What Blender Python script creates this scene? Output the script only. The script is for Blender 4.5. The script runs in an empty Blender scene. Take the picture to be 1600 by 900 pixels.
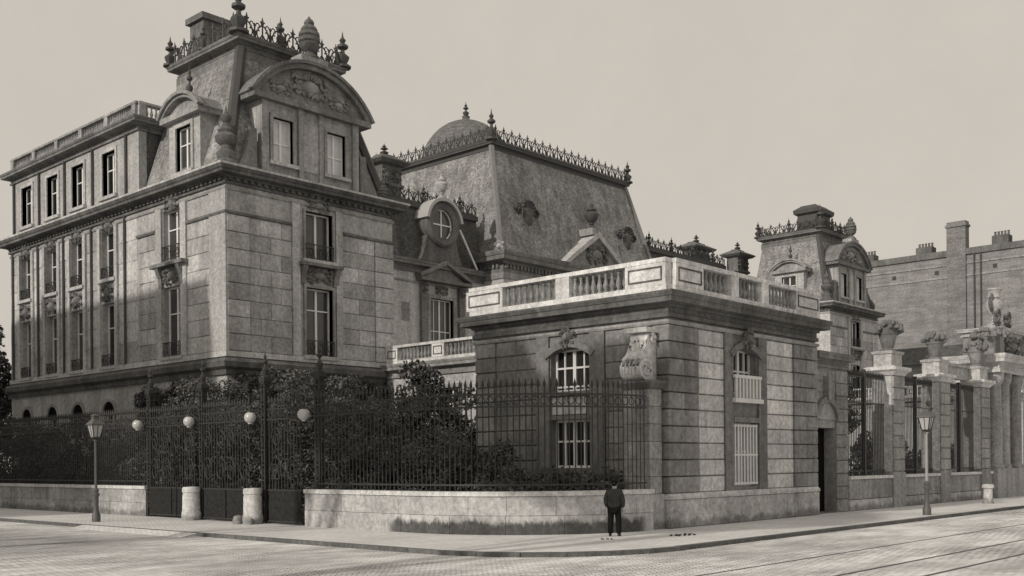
import bpy, bmesh, math, random
import numpy as np
from mathutils import Vector, Matrix

RND = random.Random(11)
sc = bpy.context.scene
col = sc.collection
PI = math.pi

# ------------------------------------------------------------------ camera
FPX, CS, SN, ROLL = 1643.0, 0.6741, 0.7387, 0.0088
cam_d = bpy.data.cameras.new('camera')
cam = bpy.data.objects.new('camera', cam_d)
col.objects.link(cam)
rt, fw, up = Vector((CS, -SN, 0)), Vector((SN, CS, 0)), Vector((0, 0, 1))
xr = rt * math.cos(ROLL) - up * math.sin(ROLL)
yr = up * math.cos(ROLL) + rt * math.sin(ROLL)
mw = Matrix((xr, yr, -fw)).transposed().to_4x4()
mw.translation = Vector((0, 0, 2.35))
cam.matrix_world = mw
cam_d.sensor_width = 36.0
cam_d.lens = FPX / 1600 * 36
cam_d.shift_y = 271.5 / 1600
cam_d.clip_end = 3000
sc.camera = cam

# ------------------------------------------------------------------ sky, sun, exposure
SUN_EL, SUN_DIR = 25.0, Vector((-1, 0.06, 0)).normalized()      # horizontal direction towards the sun
TINT = (1.0, 0.925, 0.82)
world = bpy.data.worlds.new('World')
sc.world = world
world.use_nodes = True
nt = world.node_tree
nt.nodes.clear()
sky = nt.nodes.new('ShaderNodeTexSky')
sky.sky_type = 'NISHITA'
sky.sun_disc = False
sky.sun_elevation = math.radians(SUN_EL)
sky.sun_rotation = math.atan2(SUN_DIR.x, SUN_DIR.y)
sky.air_density = 1.5
sky.dust_density = 4.0
bw = nt.nodes.new('ShaderNodeRGBToBW')
nt.links.new(sky.outputs[0], bw.inputs[0])
mx = nt.nodes.new('ShaderNodeMix')                              # monochrome film: grey sky, milky haze
mx.data_type = 'FLOAT'
mx.inputs[0].default_value = 0.9
nt.links.new(bw.outputs[0], mx.inputs[2])
mx.inputs[3].default_value = 6.25
vm = nt.nodes.new('ShaderNodeVectorMath')
vm.operation = 'SCALE'
vm.inputs[0].default_value = TINT
tc = nt.nodes.new('ShaderNodeTexCoord')
sn = nt.nodes.new('ShaderNodeTexNoise')                          # faint unevenness of a hazy sky
sn.inputs['Scale'].default_value = 9.0
sn.inputs['Detail'].default_value = 9.0
sn.inputs['Roughness'].default_value = 0.75
nt.links.new(tc.outputs['Generated'], sn.inputs['Vector'])
sm = nt.nodes.new('ShaderNodeMath')
sm.operation = 'MULTIPLY_ADD'
sm.inputs[1].default_value = 0.14
sm.inputs[2].default_value = 0.935
nt.links.new(sn.outputs[0], sm.inputs[0])
sp_ = nt.nodes.new('ShaderNodeMath')
sp_.operation = 'MULTIPLY'
nt.links.new(mx.outputs[0], sp_.inputs[0])
nt.links.new(sm.outputs[0], sp_.inputs[1])
nt.links.new(sp_.outputs[0], vm.inputs['Scale'])
bg = nt.nodes.new('ShaderNodeBackground')
bg.inputs[1].default_value = 0.10
nt.links.new(vm.outputs[0], bg.inputs[0])
wo = nt.nodes.new('ShaderNodeOutputWorld')
nt.links.new(bg.outputs[0], wo.inputs[0])

sun_d = bpy.data.lights.new('sun', 'SUN')
sun_d.energy = 2.3
sun_d.angle = math.radians(1.0)
sun_d.color = (1.0, 0.93, 0.83)
sun = bpy.data.objects.new('sun', sun_d)
col.objects.link(sun)
to_sun = (SUN_DIR * math.cos(math.radians(SUN_EL)) + up * math.sin(math.radians(SUN_EL)))
sun.rotation_euler = to_sun.to_track_quat('Z', 'Y').to_euler()
sun.location = (-40, 10, 60)

sc.view_settings.view_transform = 'Standard'
sc.view_settings.look = 'None'
sc.view_settings.exposure = 0.0
sc.view_settings.gamma = 1.0
sc.view_settings.use_curve_mapping = False

# ------------------------------------------------------------------ materials
MATS = {}


class N:
    def __init__(s, name):
        s.m = bpy.data.materials.new(name)
        s.m.use_nodes = True
        s.t = s.m.node_tree
        s.t.nodes.clear()
        s.out = s.t.nodes.new('ShaderNodeOutputMaterial')
        s.p = s.t.nodes.new('ShaderNodeBsdfPrincipled')
        s.t.links.new(s.p.outputs[0], s.out.inputs[0])
        s.geo = s.t.nodes.new('ShaderNodeNewGeometry')
        MATS[name] = s.m

    def lk(s, a, b):
        s.t.links.new(a, b)

    def put(s, sock, v):
        if isinstance(v, (int, float)):
            sock.default_value = v
        else:
            s.lk(v, sock)

    def math(s, op, a, b=0.0, c=None, clamp=False):
        n = s.t.nodes.new('ShaderNodeMath')
        n.operation = op
        n.use_clamp = clamp
        s.put(n.inputs[0], a)
        s.put(n.inputs[1], b)
        if c is not None:
            s.put(n.inputs[2], c)
        return n.outputs[0]

    def pos(s, scale=(1, 1, 1), loc=(0, 0, 0)):
        n = s.t.nodes.new('ShaderNodeMapping')
        n.inputs['Scale'].default_value = scale
        n.inputs['Location'].default_value = loc
        s.lk(s.geo.outputs['Position'], n.inputs[0])
        return n.outputs[0]

    def noise(s, vec, scale, detail=5, rough=0.6):
        n = s.t.nodes.new('ShaderNodeTexNoise')
        n.inputs['Scale'].default_value = scale
        n.inputs['Detail'].default_value = detail
        n.inputs['Roughness'].default_value = rough
        s.lk(vec, n.inputs['Vector'])
        return n.outputs[0]

    def xyz(s):
        n = s.t.nodes.new('ShaderNodeSeparateXYZ')
        s.lk(s.geo.outputs['Position'], n.inputs[0])
        return n.outputs

    def ramp(s, v, a, b, c=0.0, d=1.0):
        n = s.t.nodes.new('ShaderNodeMapRange')
        n.interpolation_type = 'SMOOTHSTEP'
        s.put(n.inputs[0], v)
        for i, q in enumerate((a, b, c, d)):
            n.inputs[i + 1].default_value = q
        return n.outputs[0]

    def rnd(s):
        return s.t.nodes.new('ShaderNodeObjectInfo').outputs['Random']

    def grey(s, v):
        n = s.t.nodes.new('ShaderNodeCombineColor')
        for i in range(3):
            s.put(n.inputs[i], v)
        s.lk(n.outputs[0], s.p.inputs['Base Color'])

    def bump(s, h, strength, dist=0.02):
        n = s.t.nodes.new('ShaderNodeBump')
        n.inputs['Strength'].default_value = strength
        n.inputs['Distance'].default_value = dist
        s.lk(h, n.inputs['Height'])
        s.lk(n.outputs[0], s.p.inputs['Normal'])


def stone(name, v, stain=0.35, streak=0.35, fine=0.38, rnd=0.22, rough=0.92, bump=0.5, extra=None):
    n = N(name)
    a = n.noise(n.pos(), 0.45, 6, 0.65)
    b = n.noise(n.pos((1.6, 1.6, 0.16)), 1.0, 5, 0.65)
    f = n.noise(n.pos(), 5.0, 6, 0.8)
    f = n.ramp(f, 0.25, 0.75)
    k = n.math('MULTIPLY_ADD', n.ramp(a, 0.3, 0.7), stain, 1 - stain * 0.5)
    k = n.math('MULTIPLY', k, n.math('MULTIPLY_ADD', n.ramp(b, 0.3, 0.72), streak, 1 - streak * 0.5))
    k = n.math('MULTIPLY', k, n.math('MULTIPLY_ADD', f, fine * 2, 1 - fine))
    k = n.math('MULTIPLY', k, n.math('MULTIPLY_ADD', n.rnd(), rnd, 1 - rnd * 0.5))
    if extra:
        k = n.math('MULTIPLY', k, extra(n))
    n.grey(n.math('MULTIPLY', k, v))
    n.p.inputs['Roughness'].default_value = rough
    n.p.inputs['Specular IOR Level'].default_value = 0.25
    n.bump(n.math('ADD', f, n.math('MULTIPLY', n.noise(n.pos(), 30, 3), 0.5)), bump, 0.02)
    return n.m


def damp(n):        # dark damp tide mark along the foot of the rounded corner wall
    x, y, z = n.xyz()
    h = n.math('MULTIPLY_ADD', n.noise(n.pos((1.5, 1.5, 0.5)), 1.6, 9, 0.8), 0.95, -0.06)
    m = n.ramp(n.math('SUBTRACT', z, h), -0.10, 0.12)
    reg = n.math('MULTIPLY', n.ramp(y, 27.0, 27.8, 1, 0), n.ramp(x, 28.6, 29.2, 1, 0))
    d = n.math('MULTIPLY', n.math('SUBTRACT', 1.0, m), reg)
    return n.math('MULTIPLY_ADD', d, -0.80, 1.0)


def foot_dirt(n):   # splash dirt just above the pavement
    z = n.xyz()[2]
    h = n.math('MULTIPLY_ADD', n.noise(n.pos((1.3, 1.3, 0.4)), 0.9, 6, 0.7), 0.9, -0.22)
    return n.math('MULTIPLY_ADD', n.ramp(n.math('SUBTRACT', z, h), -0.1, 0.12), 0.45, 0.55)


stone('wing_stone', 0.42, 0.30, 0.35)
stone('wing_block', 0.43, 0.4, 0.3, rnd=0.50)
stone('trim_stone', 0.30, 0.4, 0.4)
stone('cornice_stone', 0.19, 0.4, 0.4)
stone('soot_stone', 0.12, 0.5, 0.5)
stone('light_stone', 0.46, 0.2, 0.3)
stone('pav_wall', 0.18, 0.3, 0.4)
stone('pav_block', 0.22, 0.30, 0.35, rnd=0.30)
stone('pav_panel_block', 0.50, 0.25, 0.35, rnd=0.30)
stone('pav_quoin', 0.23, 0.35, 0.35, rnd=0.35)
stone('plinth_stone', 0.40, 0.7, 0.3, extra=foot_dirt)
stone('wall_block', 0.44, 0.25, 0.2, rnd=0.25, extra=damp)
stone('left_wall_block', 0.38, 0.45, 0.3, rnd=0.30, extra=foot_dirt)
stone('coping_stone', 0.58, 0.2, 0.1, rnd=0.1)
stone('bollard_stone', 0.55, 0.25, 0.3, extra=foot_dirt)
stone('baluster_stone', 0.62, 0.25, 0.3)
stone('carved_stone', 0.20, 0.4, 0.4)
stone('screen_stone', 0.30, 0.35, 0.4, rnd=0.3)
stone('brick_far', 0.22, 0.30, 0.12, extra=lambda n: n.math('MULTIPLY_ADD', n.ramp(n.noise(n.pos((0.25, 0.25, 2.4)), 1.0, 5, 0.75), 0.3, 0.7), 0.45, 0.78))
stone('chimney_brick', 0.15, 0.4, 0.4)
stone('far_opposite', 0.35)
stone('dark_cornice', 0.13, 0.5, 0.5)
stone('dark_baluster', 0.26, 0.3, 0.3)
stone('roof_urn_stone', 0.14, 0.4, 0.4)


def slate(name, v, patch):
    n = N(name)
    x, y, z = n.xyz()
    cv = n.t.nodes.new('ShaderNodeCombineXYZ')
    n.lk(n.math('ADD', x, y), cv.inputs[0])
    n.lk(z, cv.inputs[1])
    br = n.t.nodes.new('ShaderNodeTexBrick')
    br.inputs['Scale'].default_value = 1.0
    br.inputs['Brick Width'].default_value = 0.21
    br.inputs['Row Height'].default_value = 0.13
    br.inputs['Mortar Size'].default_value = 0.012
    br.inputs['Color1'].default_value = (0.75, 0.75, 0.75, 1)
    br.inputs['Color2'].default_value = (1.2, 1.2, 1.2, 1)
    br.inputs['Mortar'].default_value = (0.7, 0.7, 0.7, 1)
    n.lk(cv.outputs[0], br.inputs['Vector'])
    b = n.t.nodes.new('ShaderNodeRGBToBW')
    n.lk(br.outputs[0], b.inputs[0])
    a = n.noise(n.pos(), 0.5, 7, 0.7)
    s2 = n.noise(n.pos((2, 2, 0.15)), 0.8, 5, 0.7)
    f = n.noise(n.pos(), 5.0, 5, 0.75)
    k = n.math('MULTIPLY', b.outputs[0], n.math('MULTIPLY_ADD', n.ramp(a, 0.35, 0.68), patch, 1 - patch * 0.5))
    k = n.math('MULTIPLY', k, n.math('MULTIPLY_ADD', n.ramp(s2, 0.3, 0.7), patch, 1 - patch * 0.5))
    k = n.math('MULTIPLY', k, n.math('MULTIPLY_ADD', n.ramp(f, 0.25, 0.75), 0.9, 0.55))
    n.grey(n.math('MULTIPLY', k, v))
    n.p.inputs['Roughness'].default_value = 0.8
    n.p.inputs['Specular IOR Level'].default_value = 0.3
    n.bump(b.outputs[0], 0.4, 0.02)


slate('slate', 0.27, 0.5)
slate('slate_dark', 0.10, 0.5)
slate('dome_metal', 0.16, 0.3)


def plain(name, v, rough=0.6, metal=0.0, spec=0.4, var=0.2, sc_=3.0):
    n = N(name)
    f = n.noise(n.pos(), sc_, 4, 0.6)
    n.grey(n.math('MULTIPLY', n.math('MULTIPLY_ADD', f, var * 2, 1 - var), v))
    n.p.inputs['Roughness'].default_value = rough
    n.p.inputs['Metallic'].default_value = metal
    n.p.inputs['Specular IOR Level'].default_value = spec


plain('iron', 0.035, 0.55)
plain('iron_panel', 0.03, 0.9, 0, 0.1, 0.9, 7)
plain('zinc', 0.20, 0.5, 0.0, 0.5, 0.3)
plain('zinc_light', 0.42, 0.45, 0.0, 0.5, 0.2)
plain('lead_dark', 0.07, 0.6, 0.0, 0.4, 0.4)
plain('white_paint', 0.80, 0.5)
plain('grey_paint', 0.62, 0.5)
plain('pane_dark', 0.018, 0.08, 0.0, 0.6)
plain('pane_mid', 0.07, 0.12, 0.0, 0.6, 0.5, 1.2)
plain('pane_curtain', 0.62, 0.25, 0.0, 0.5, 0.3, 2.5)
plain('globe_glass', 0.5, 0.15, 0.0, 0.6, 0.05)
plain('lamp_iron', 0.10, 0.5)
plain('lamp_paint', 0.33, 0.45)
plain('lantern_glass', 0.45, 0.1, 0.0, 0.6)
plain('door_wood', 0.012, 1.0, 0, 0.0)
plain('rail_steel', 0.09, 0.4, 0.6)
plain('rail_bed', 0.34, 0.9, var=0.25)
plain('skin', 0.34, 0.6)
plain('coat_cloth', 0.055, 0.95, 0, 0.1, 0.6, 9)
plain('trouser_cloth', 0.012, 0.95, 0, 0.1, 0.4, 9)
plain('black_felt', 0.012, 0.9, 0, 0.1)
plain('shoe_leather', 0.012, 0.4)
plain('bark', 0.05, 0.95, 0, 0.1, 0.5, 6)
plain('soil', 0.07, 0.95, 0, 0.1, 0.5, 2)
plain('court_gravel', 0.40, 0.95, 0, 0.1, 0.3, 2)
plain('clod', 0.05, 0.95, 0, 0.1, 0.4, 8)


def foliage(name, lo, hi):
    n = N(name)
    f = n.noise(n.pos(), 1.6, 5, 0.7)
    g = n.noise(n.pos(), 14, 2, 0.6)
    k = n.math('MULTIPLY', n.ramp(f, 0.3, 0.7, lo, hi), n.math('MULTIPLY_ADD', g, 1.4, 0.3))
    n.grey(k)
    n.p.inputs['Roughness'].default_value = 0.55
    n.p.inputs['Specular IOR Level'].default_value = 0.35


foliage('leaf_shrub', 0.03, 0.15)
foliage('leaf_dark', 0.02, 0.09)
foliage('leaf_tree', 0.03, 0.08)


def road_mat():
    n = N('road_cobbles')
    x, y, z = n.xyz()
    br = n.t.nodes.new('ShaderNodeTexBrick')
    br.inputs['Scale'].default_value = 1.0
    br.inputs['Brick Width'].default_value = 0.24
    br.inputs['Row Height'].default_value = 0.19
    br.inputs['Mortar Size'].default_value = 0.022
    br.inputs['Mortar Smooth'].default_value = 0.6
    br.inputs['Color1'].default_value = (0.80, 0.80, 0.80, 1)
    br.inputs['Color2'].default_value = (1.12, 1.12, 1.12, 1)
    br.inputs['Mortar'].default_value = (0.36, 0.36, 0.36, 1)
    wob = n.t.nodes.new('ShaderNodeVectorMath')
    wob.operation = 'ADD'
    nn = n.t.nodes.new('ShaderNodeTexNoise')
    nn.inputs['Scale'].default_value = 1.3
    n.lk(n.pos(), nn.inputs['Vector'])
    sc_ = n.t.nodes.new('ShaderNodeVectorMath')
    sc_.operation = 'SCALE'
    sc_.inputs['Scale'].default_value = 0.16
    n.lk(nn.outputs['Color'], sc_.inputs[0])
    rot = n.t.nodes.new('ShaderNodeMapping')
    rot.inputs['Rotation'].default_value = (0, 0, math.radians(45))
    n.lk(n.geo.outputs['Position'], rot.inputs[0])
    n.lk(rot.outputs[0], wob.inputs[0])
    n.lk(sc_.outputs[0], wob.inputs[1])
    n.lk(wob.outputs[0], br.inputs['Vector'])
    b = n.t.nodes.new('ShaderNodeRGBToBW')
    n.lk(br.outputs[0], b.inputs[0])
    big = n.noise(n.pos((1, 1, 1)), 0.16, 7, 0.66)
    mid = n.noise(n.pos((0.35, 1.4, 1)), 0.8, 6, 0.7)
    fin = n.noise(n.pos(), 3.5, 5, 0.75)
    dust = n.ramp(n.noise(n.pos(loc=(7, 3, 0)), 0.22, 6, 0.7), 0.38, 0.62)     # dust hides the joints in places
    pat = n.math('ADD', n.math('MULTIPLY', b.outputs[0], n.math('SUBTRACT', 1.0, n.math('MULTIPLY', dust, 0.75))), n.math('MULTIPLY', dust, 0.75))
    k = n.math('MULTIPLY', pat, n.math('MULTIPLY_ADD', n.ramp(big, 0.3, 0.7), 0.5, 0.75))
    k = n.math('MULTIPLY', k, n.math('MULTIPLY_ADD', n.ramp(mid, 0.3, 0.7), 0.5, 0.75))
    k = n.math('MULTIPLY', k, n.math('MULTIPLY_ADD', fin, 0.6, 0.7))
    dirt = n.math('MULTIPLY', n.ramp(n.math('ADD', y, n.math('MULTIPLY', big, 8.0)), 31, 37), n.ramp(x, 15.5, 18.5, 1, 0))
    k = n.math('MULTIPLY', k, n.math('MULTIPLY_ADD', dirt, -0.45, 1.0))
    n.grey(n.math('MULTIPLY', k, 0.66))
    n.p.inputs['Roughness'].default_value = 0.9
    n.p.inputs['Specular IOR Level'].default_value = 0.2
    n.bump(n.math('ADD', b.outputs[0], fin), 0.6, 0.03)


road_mat()


def pave_mat():
    n = N('pavement_stone')
    fin = n.noise(n.pos(), 4.5, 6, 0.75)
    big = n.noise(n.pos(), 0.35, 6, 0.66)
    k = n.math('MULTIPLY', n.math('MULTIPLY_ADD', n.ramp(big, 0.3, 0.7), 0.22, 0.89), n.math('MULTIPLY_ADD', fin, 0.6, 0.7))
    br = n.t.nodes.new('ShaderNodeTexBrick')
    br.inputs['Scale'].default_value = 1.0
    br.inputs['Brick Width'].default_value = 0.2
    br.inputs['Row Height'].default_value = 0.2
    br.inputs['Mortar Size'].default_value = 0.014
    br.inputs['Color1'].default_value = (0.92, 0.92, 0.92, 1)
    br.inputs['Color2'].default_value = (1.07, 1.07, 1.07, 1)
    br.inputs['Mortar'].default_value = (0.72, 0.72, 0.72, 1)
    n.lk(n.pos(), br.inputs['Vector'])
    b = n.t.nodes.new('ShaderNodeRGBToBW')
    n.lk(br.outputs[0], b.inputs[0])
    n.grey(n.math('MULTIPLY', n.math('MULTIPLY', k, b.outputs[0]), 0.66))
    n.p.inputs['Roughness'].default_value = 0.92
    n.bump(fin, 0.4, 0.02)


pave_mat()
stone('kerb_granite', 0.13, 0.3, 0.1, rnd=0.3)

# ------------------------------------------------------------------ mesh helpers


class Face:
    """A facade plane: F faces -Y (plane y=p), L faces -X (plane x=p), R faces +X, B faces +Y. u runs along it, w is outward."""
    def __init__(s, ax, p):
        s.ax, s.p = ax, p

    def pt(s, u, w, z):
        return {'F': (u, s.p - w, z), 'B': (u, s.p + w, z), 'L': (s.p - w, u, z), 'R': (s.p + w, u, z)}[s.ax]

    def off(s, w):
        return Face(s.ax, s.p - w if s.ax in 'FL' else s.p + w)


class MB:
    def __init__(s):
        s.v, s.f = [], []

    def box(s, x0, x1, y0, y1, z0, z1):
        i = len(s.v)
        s.v += [(x, y, z) for z in (z0, z1) for y in (y0, y1) for x in (x0, x1)]
        s.f += [tuple(i + k for k in q) for q in ((0, 2, 3, 1), (4, 5, 7, 6), (0, 1, 5, 4), (2, 6, 7, 3), (0, 4, 6, 2), (1, 3, 7, 5))]
        return s

    def fbox(s, F, u0, u1, w0, w1, z0, z1):
        a, b = F.pt(u0, w0, z0), F.pt(u1, w1, z1)
        return s.box(min(a[0], b[0]), max(a[0], b[0]), min(a[1], b[1]), max(a[1], b[1]), z0, z1)

    def loft(s, rings, cap=True, closed=True):
        i = len(s.v)
        n = len(rings[0])
        for r in rings:
            s.v += [tuple(p) for p in r]
        for k in range(len(rings) - 1):
            for j in range(n if closed else n - 1):
                a, b = i + k * n + j, i + k * n + (j + 1) % n
                s.f.append((a, b, b + n, a + n))
        if cap:
            s.f.append(tuple(i + j for j in range(n))[::-1])
            s.f.append(tuple(i + (len(rings) - 1) * n + j for j in range(n)))
        return s

    def lathe(s, c, prof, n=10):
        rings = [[(c[0] + r * math.cos(2 * PI * j / n), c[1] + r * math.sin(2 * PI * j / n), c[2] + z) for j in range(n)] for r, z in prof]
        return s.loft(rings)

    def tube(s, pts, r, n=5, closed=False):
        P = [Vector(p) for p in pts]
        rings = []
        for k, p in enumerate(P):
            a = P[k - 1] if (k > 0 or closed) else p
            b = P[(k + 1) % len(P)] if (k < len(P) - 1 or closed) else p
            t = (b - a).normalized() if (b - a).length > 1e-6 else Vector((0, 0, 1))
            h = Vector((0, 0, 1)) if abs(t.z) < 0.9 else Vector((1, 0, 0))
            e1 = t.cross(h).normalized()
            e2 = t.cross(e1)
            rr = r[k] if isinstance(r, (list, tuple)) else r
            rings.append([p + (e1 * math.cos(2 * PI * j / n) + e2 * math.sin(2 * PI * j / n)) * rr for j in range(n)])
        if closed:
            rings.append(rings[0])
        return s.loft(rings, cap=not closed)

    def ext(s, F, poly, w0, w1):
        """polygon [(u,z)] extruded between two depths of a facade"""
        return s.loft([[F.pt(u, w0, z) for u, z in poly], [F.pt(u, w1, z) for u, z in poly]])

    def mould(s, path, prof, closed=True):
        """profile [(out,z)] swept round a plan path; outward is to the right of travel"""
        n = len(path)
        P = [Vector((p[0], p[1])) for p in path]
        offs = []
        for k in range(n):
            d0 = (P[k] - P[k - 1]).normalized() if (k > 0 or closed) else None
            d1 = (P[(k + 1) % n] - P[k]).normalized() if (k < n - 1 or closed) else None
            d0 = d0 or d1
            d1 = d1 or d0
            n0, n1 = Vector((d0.y, -d0.x)), Vector((d1.y, -d1.x))
            m = (n0 + n1).normalized()
            offs.append(m / max(0.3, m.dot(n0)))
        rings = [[(P[k].x + offs[k].x * o, P[k].y + offs[k].y * o, z) for o, z in prof] for k in range(n)]
        if closed:
            rings.append(rings[0])
        return s.loft(rings, cap=not closed)

    def build(s, name, mat, parent=None, smooth=False, origin=None, weld=False):
        me = bpy.data.meshes.new(name)
        V = np.array(s.v, dtype=float)
        lo, hi = V.min(0), V.max(0)
        o = Vector(origin) if origin is not None else Vector(((lo[0] + hi[0]) / 2, (lo[1] + hi[1]) / 2, lo[2]))
        me.from_pydata([(a[0] - o.x, a[1] - o.y, a[2] - o.z) for a in s.v], [], s.f)
        bm = bmesh.new()
        bm.from_mesh(me)
        if weld:
            bmesh.ops.remove_doubles(bm, verts=bm.verts, dist=1e-4)
        bmesh.ops.recalc_face_normals(bm, faces=bm.faces)
        bm.to_mesh(me)
        bm.free()
        if smooth:
            me.shade_smooth()
            me.set_sharp_from_angle(angle=math.radians(38))
        me.materials.append(MATS[mat])
        ob = bpy.data.objects.new(name, me)
        col.objects.link(ob)
        place(ob, o, parent)
        return ob


WLOC = {}


def place(ob, wloc, parent):
    WLOC[ob.name] = Vector(wloc)
    if parent is not None:
        ob.parent = parent
        ob.location = Vector(wloc) - WLOC[parent.name]
    else:
        ob.location = wloc


def thing(name, label, cat, loc=(0, 0, 0), group=None):
    o = bpy.data.objects.new(name, None)
    o.empty_display_size = 0.3
    col.objects.link(o)
    place(o, Vector(loc), None)
    return tag(o, label, cat, group)


def tag(o, label, cat, group=None):
    o['label'] = label
    o['category'] = cat
    if group:
        o['group'] = group
    return o


def inst(name, me, wloc, parent, rotz=0.0):
    o = bpy.data.objects.new(name, me)
    col.objects.link(o)
    place(o, wloc, parent)
    o.rotation_euler.z = rotz
    return o


def dup(o, off, parent=None, label=None, group=None):
    c = o.copy()
    col.objects.link(c)
    w = WLOC[o.name] + Vector(off)
    WLOC[c.name] = w
    c.parent = parent
    if parent is None:
        c.location = o.location + Vector(off)
    if label:
        c['label'] = label
    if group:
        c['group'] = group
    for ch in list(o.children):
        dup(ch, off, c)
    return c


BLK = {}


def block_mesh(du, dw, dz, mat, ch=0.022):
    key = (round(du, 2), round(dw, 2), round(dz, 2), mat)
    if key not in BLK:
        bm = bmesh.new()
        bmesh.ops.create_cube(bm, size=1.0)
        for v in bm.verts:
            v.co = Vector((v.co.x * key[0], v.co.y * key[1], v.co.z * key[2]))
        bmesh.ops.bevel(bm, geom=list(bm.edges), offset=ch, segments=1, affect='EDGES')
        me = bpy.data.meshes.new('ashlar_block')
        bm.to_mesh(me)
        bm.free()
        me.materials.append(MATS[mat])
        BLK[key] = me
    return BLK[key]


def block(parent, F, u0, u1, z0, z1, w0, w1, mat, name='ashlar_block', gap=0.03):
    du, dz = u1 - u0 - gap * 0.45, z1 - z0 - gap * 1.4
    me = block_mesh(du, w1 - w0, dz, mat) if F.ax in 'FB' else block_mesh(w1 - w0, du, dz, mat)
    return inst(name, me, F.pt((u0 + u1) / 2, (w0 + w1) / 2 + RND.uniform(-0.008, 0.008), (z0 + z1) / 2), parent)


def ashlar(parent, F, u0, u1, z0, z1, ch, bw, mat, excl=(), w=0.06, jitter=0.0):
    nrow = max(1, round((z1 - z0) / ch))
    h = (z1 - z0) / nrow
    for k in range(nrow):
        a, b = z0 + k * h, z0 + (k + 1) * h
        iv = [(u0, u1)]
        for e in excl:
            if e[3] > a + 0.05 and e[2] < b - 0.05:
                nv = []
                for p, q in iv:
                    if e[1] <= p or e[0] >= q:
                        nv.append((p, q))
                    else:
                        if e[0] - p > 0.15:
                            nv.append((p, e[0]))
                        if q - e[1] > 0.15:
                            nv.append((e[1], q))
                iv = nv
        for p, q in iv:
            L = q - p
            m = max(1, round(L / bw))
            st = L / m
            cuts = [p + st * j for j in range(m + 1)]
            if k % 2 and m > 1:
                cuts = [p] + [p + st * (j + 0.5) for j in range(m)] + [q]
            elif k % 2 and L > bw * 0.75:
                cuts = [p, p + L * 0.5, q]
            for c0, c1 in zip(cuts, cuts[1:]):
                block(parent, F, c0, c1, a, b, -0.02, w, mat)


def wall(parent, F, u0, u1, z0, z1, opens, mat, T=0.5, name='wall'):
    us = sorted({u0, u1, *[o[0] for o in opens], *[o[1] for o in opens]})
    mb = MB()
    for a, b in zip(us, us[1:]):
        zs = [(z0, z1)]
        for o in opens:
            if o[0] < b - 1e-6 and o[1] > a + 1e-6:
                nz = []
                for p, q in zs:
                    if o[3] <= p or o[2] >= q:
                        nz.append((p, q))
                    else:
                        if o[2] > p:
                            nz.append((p, o[2]))
                        if o[3] < q:
                            nz.append((o[3], q))
                zs = nz
        for p, q in zs:
            mb.fbox(F, a, b, -T, 0, p, q)
    return mb.build(name, mat, parent)


def window(parent, F, u0, u1, z0, z1, pane='pane_dark', frame='white_paint', mull=1, trans=(0.62,), depth=0.34, fw_=0.09, arch=False):
    mb = MB()
    d0, d1 = -depth - 0.06, -depth + 0.02
    mb.fbox(F, u0, u0 + fw_, d0, d1, z0, z1).fbox(F, u1 - fw_, u1, d0, d1, z0, z1)
    mb.fbox(F, u0 + fw_, u1 - fw_, d0, d1, z0, z0 + fw_).fbox(F, u0 + fw_, u1 - fw_, d0, d1, z1 - fw_, z1)
    for k in range(mull):
        c = u0 + (u1 - u0) * (k + 1) / (mull + 1)
        t = 0.07 if (mull == 1 or k == mull // 2) else 0.03
        mb.fbox(F, c - t, c + t, d0 + 0.01, d1 + 0.015, z0 + fw_, z1 - fw_)
    for t in trans:
        z = z0 + (z1 - z0) * t
        mb.fbox(F, u0 + fw_, u1 - fw_, d0 + 0.015, d1 + 0.008, z - 0.035, z + 0.035)
    o = mb.build('window', frame, parent)
    MB().fbox(F, u0 + 0.02, u1 - 0.02, d0 - 0.03, d0 + 0.02, z0 + 0.02, z1 - 0.02).build('pane', pane, o)
    return o


def surround(parent, F, u0, u1, z0, z1, t=0.22, w=0.09, mat='trim_stone', sill=True, head=True):
    mb = MB()
    mb.fbox(F, u0 - t, u0, -0.3, w, z0, z1).fbox(F, u1, u1 + t, -0.3, w, z0, z1)
    if head:
        mb.fbox(F, u0 - t, u1 + t, -0.3, w + 0.004, z1, z1 + t)
    o = mb.build('window_surround', mat, parent)
    if sill:
        MB().fbox(F, u0 - t - 0.08, u1 + t + 0.08, -0.3, w + 0.14, z0 - 0.2, z0).build('sill', 'light_stone', parent)
    return o


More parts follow.
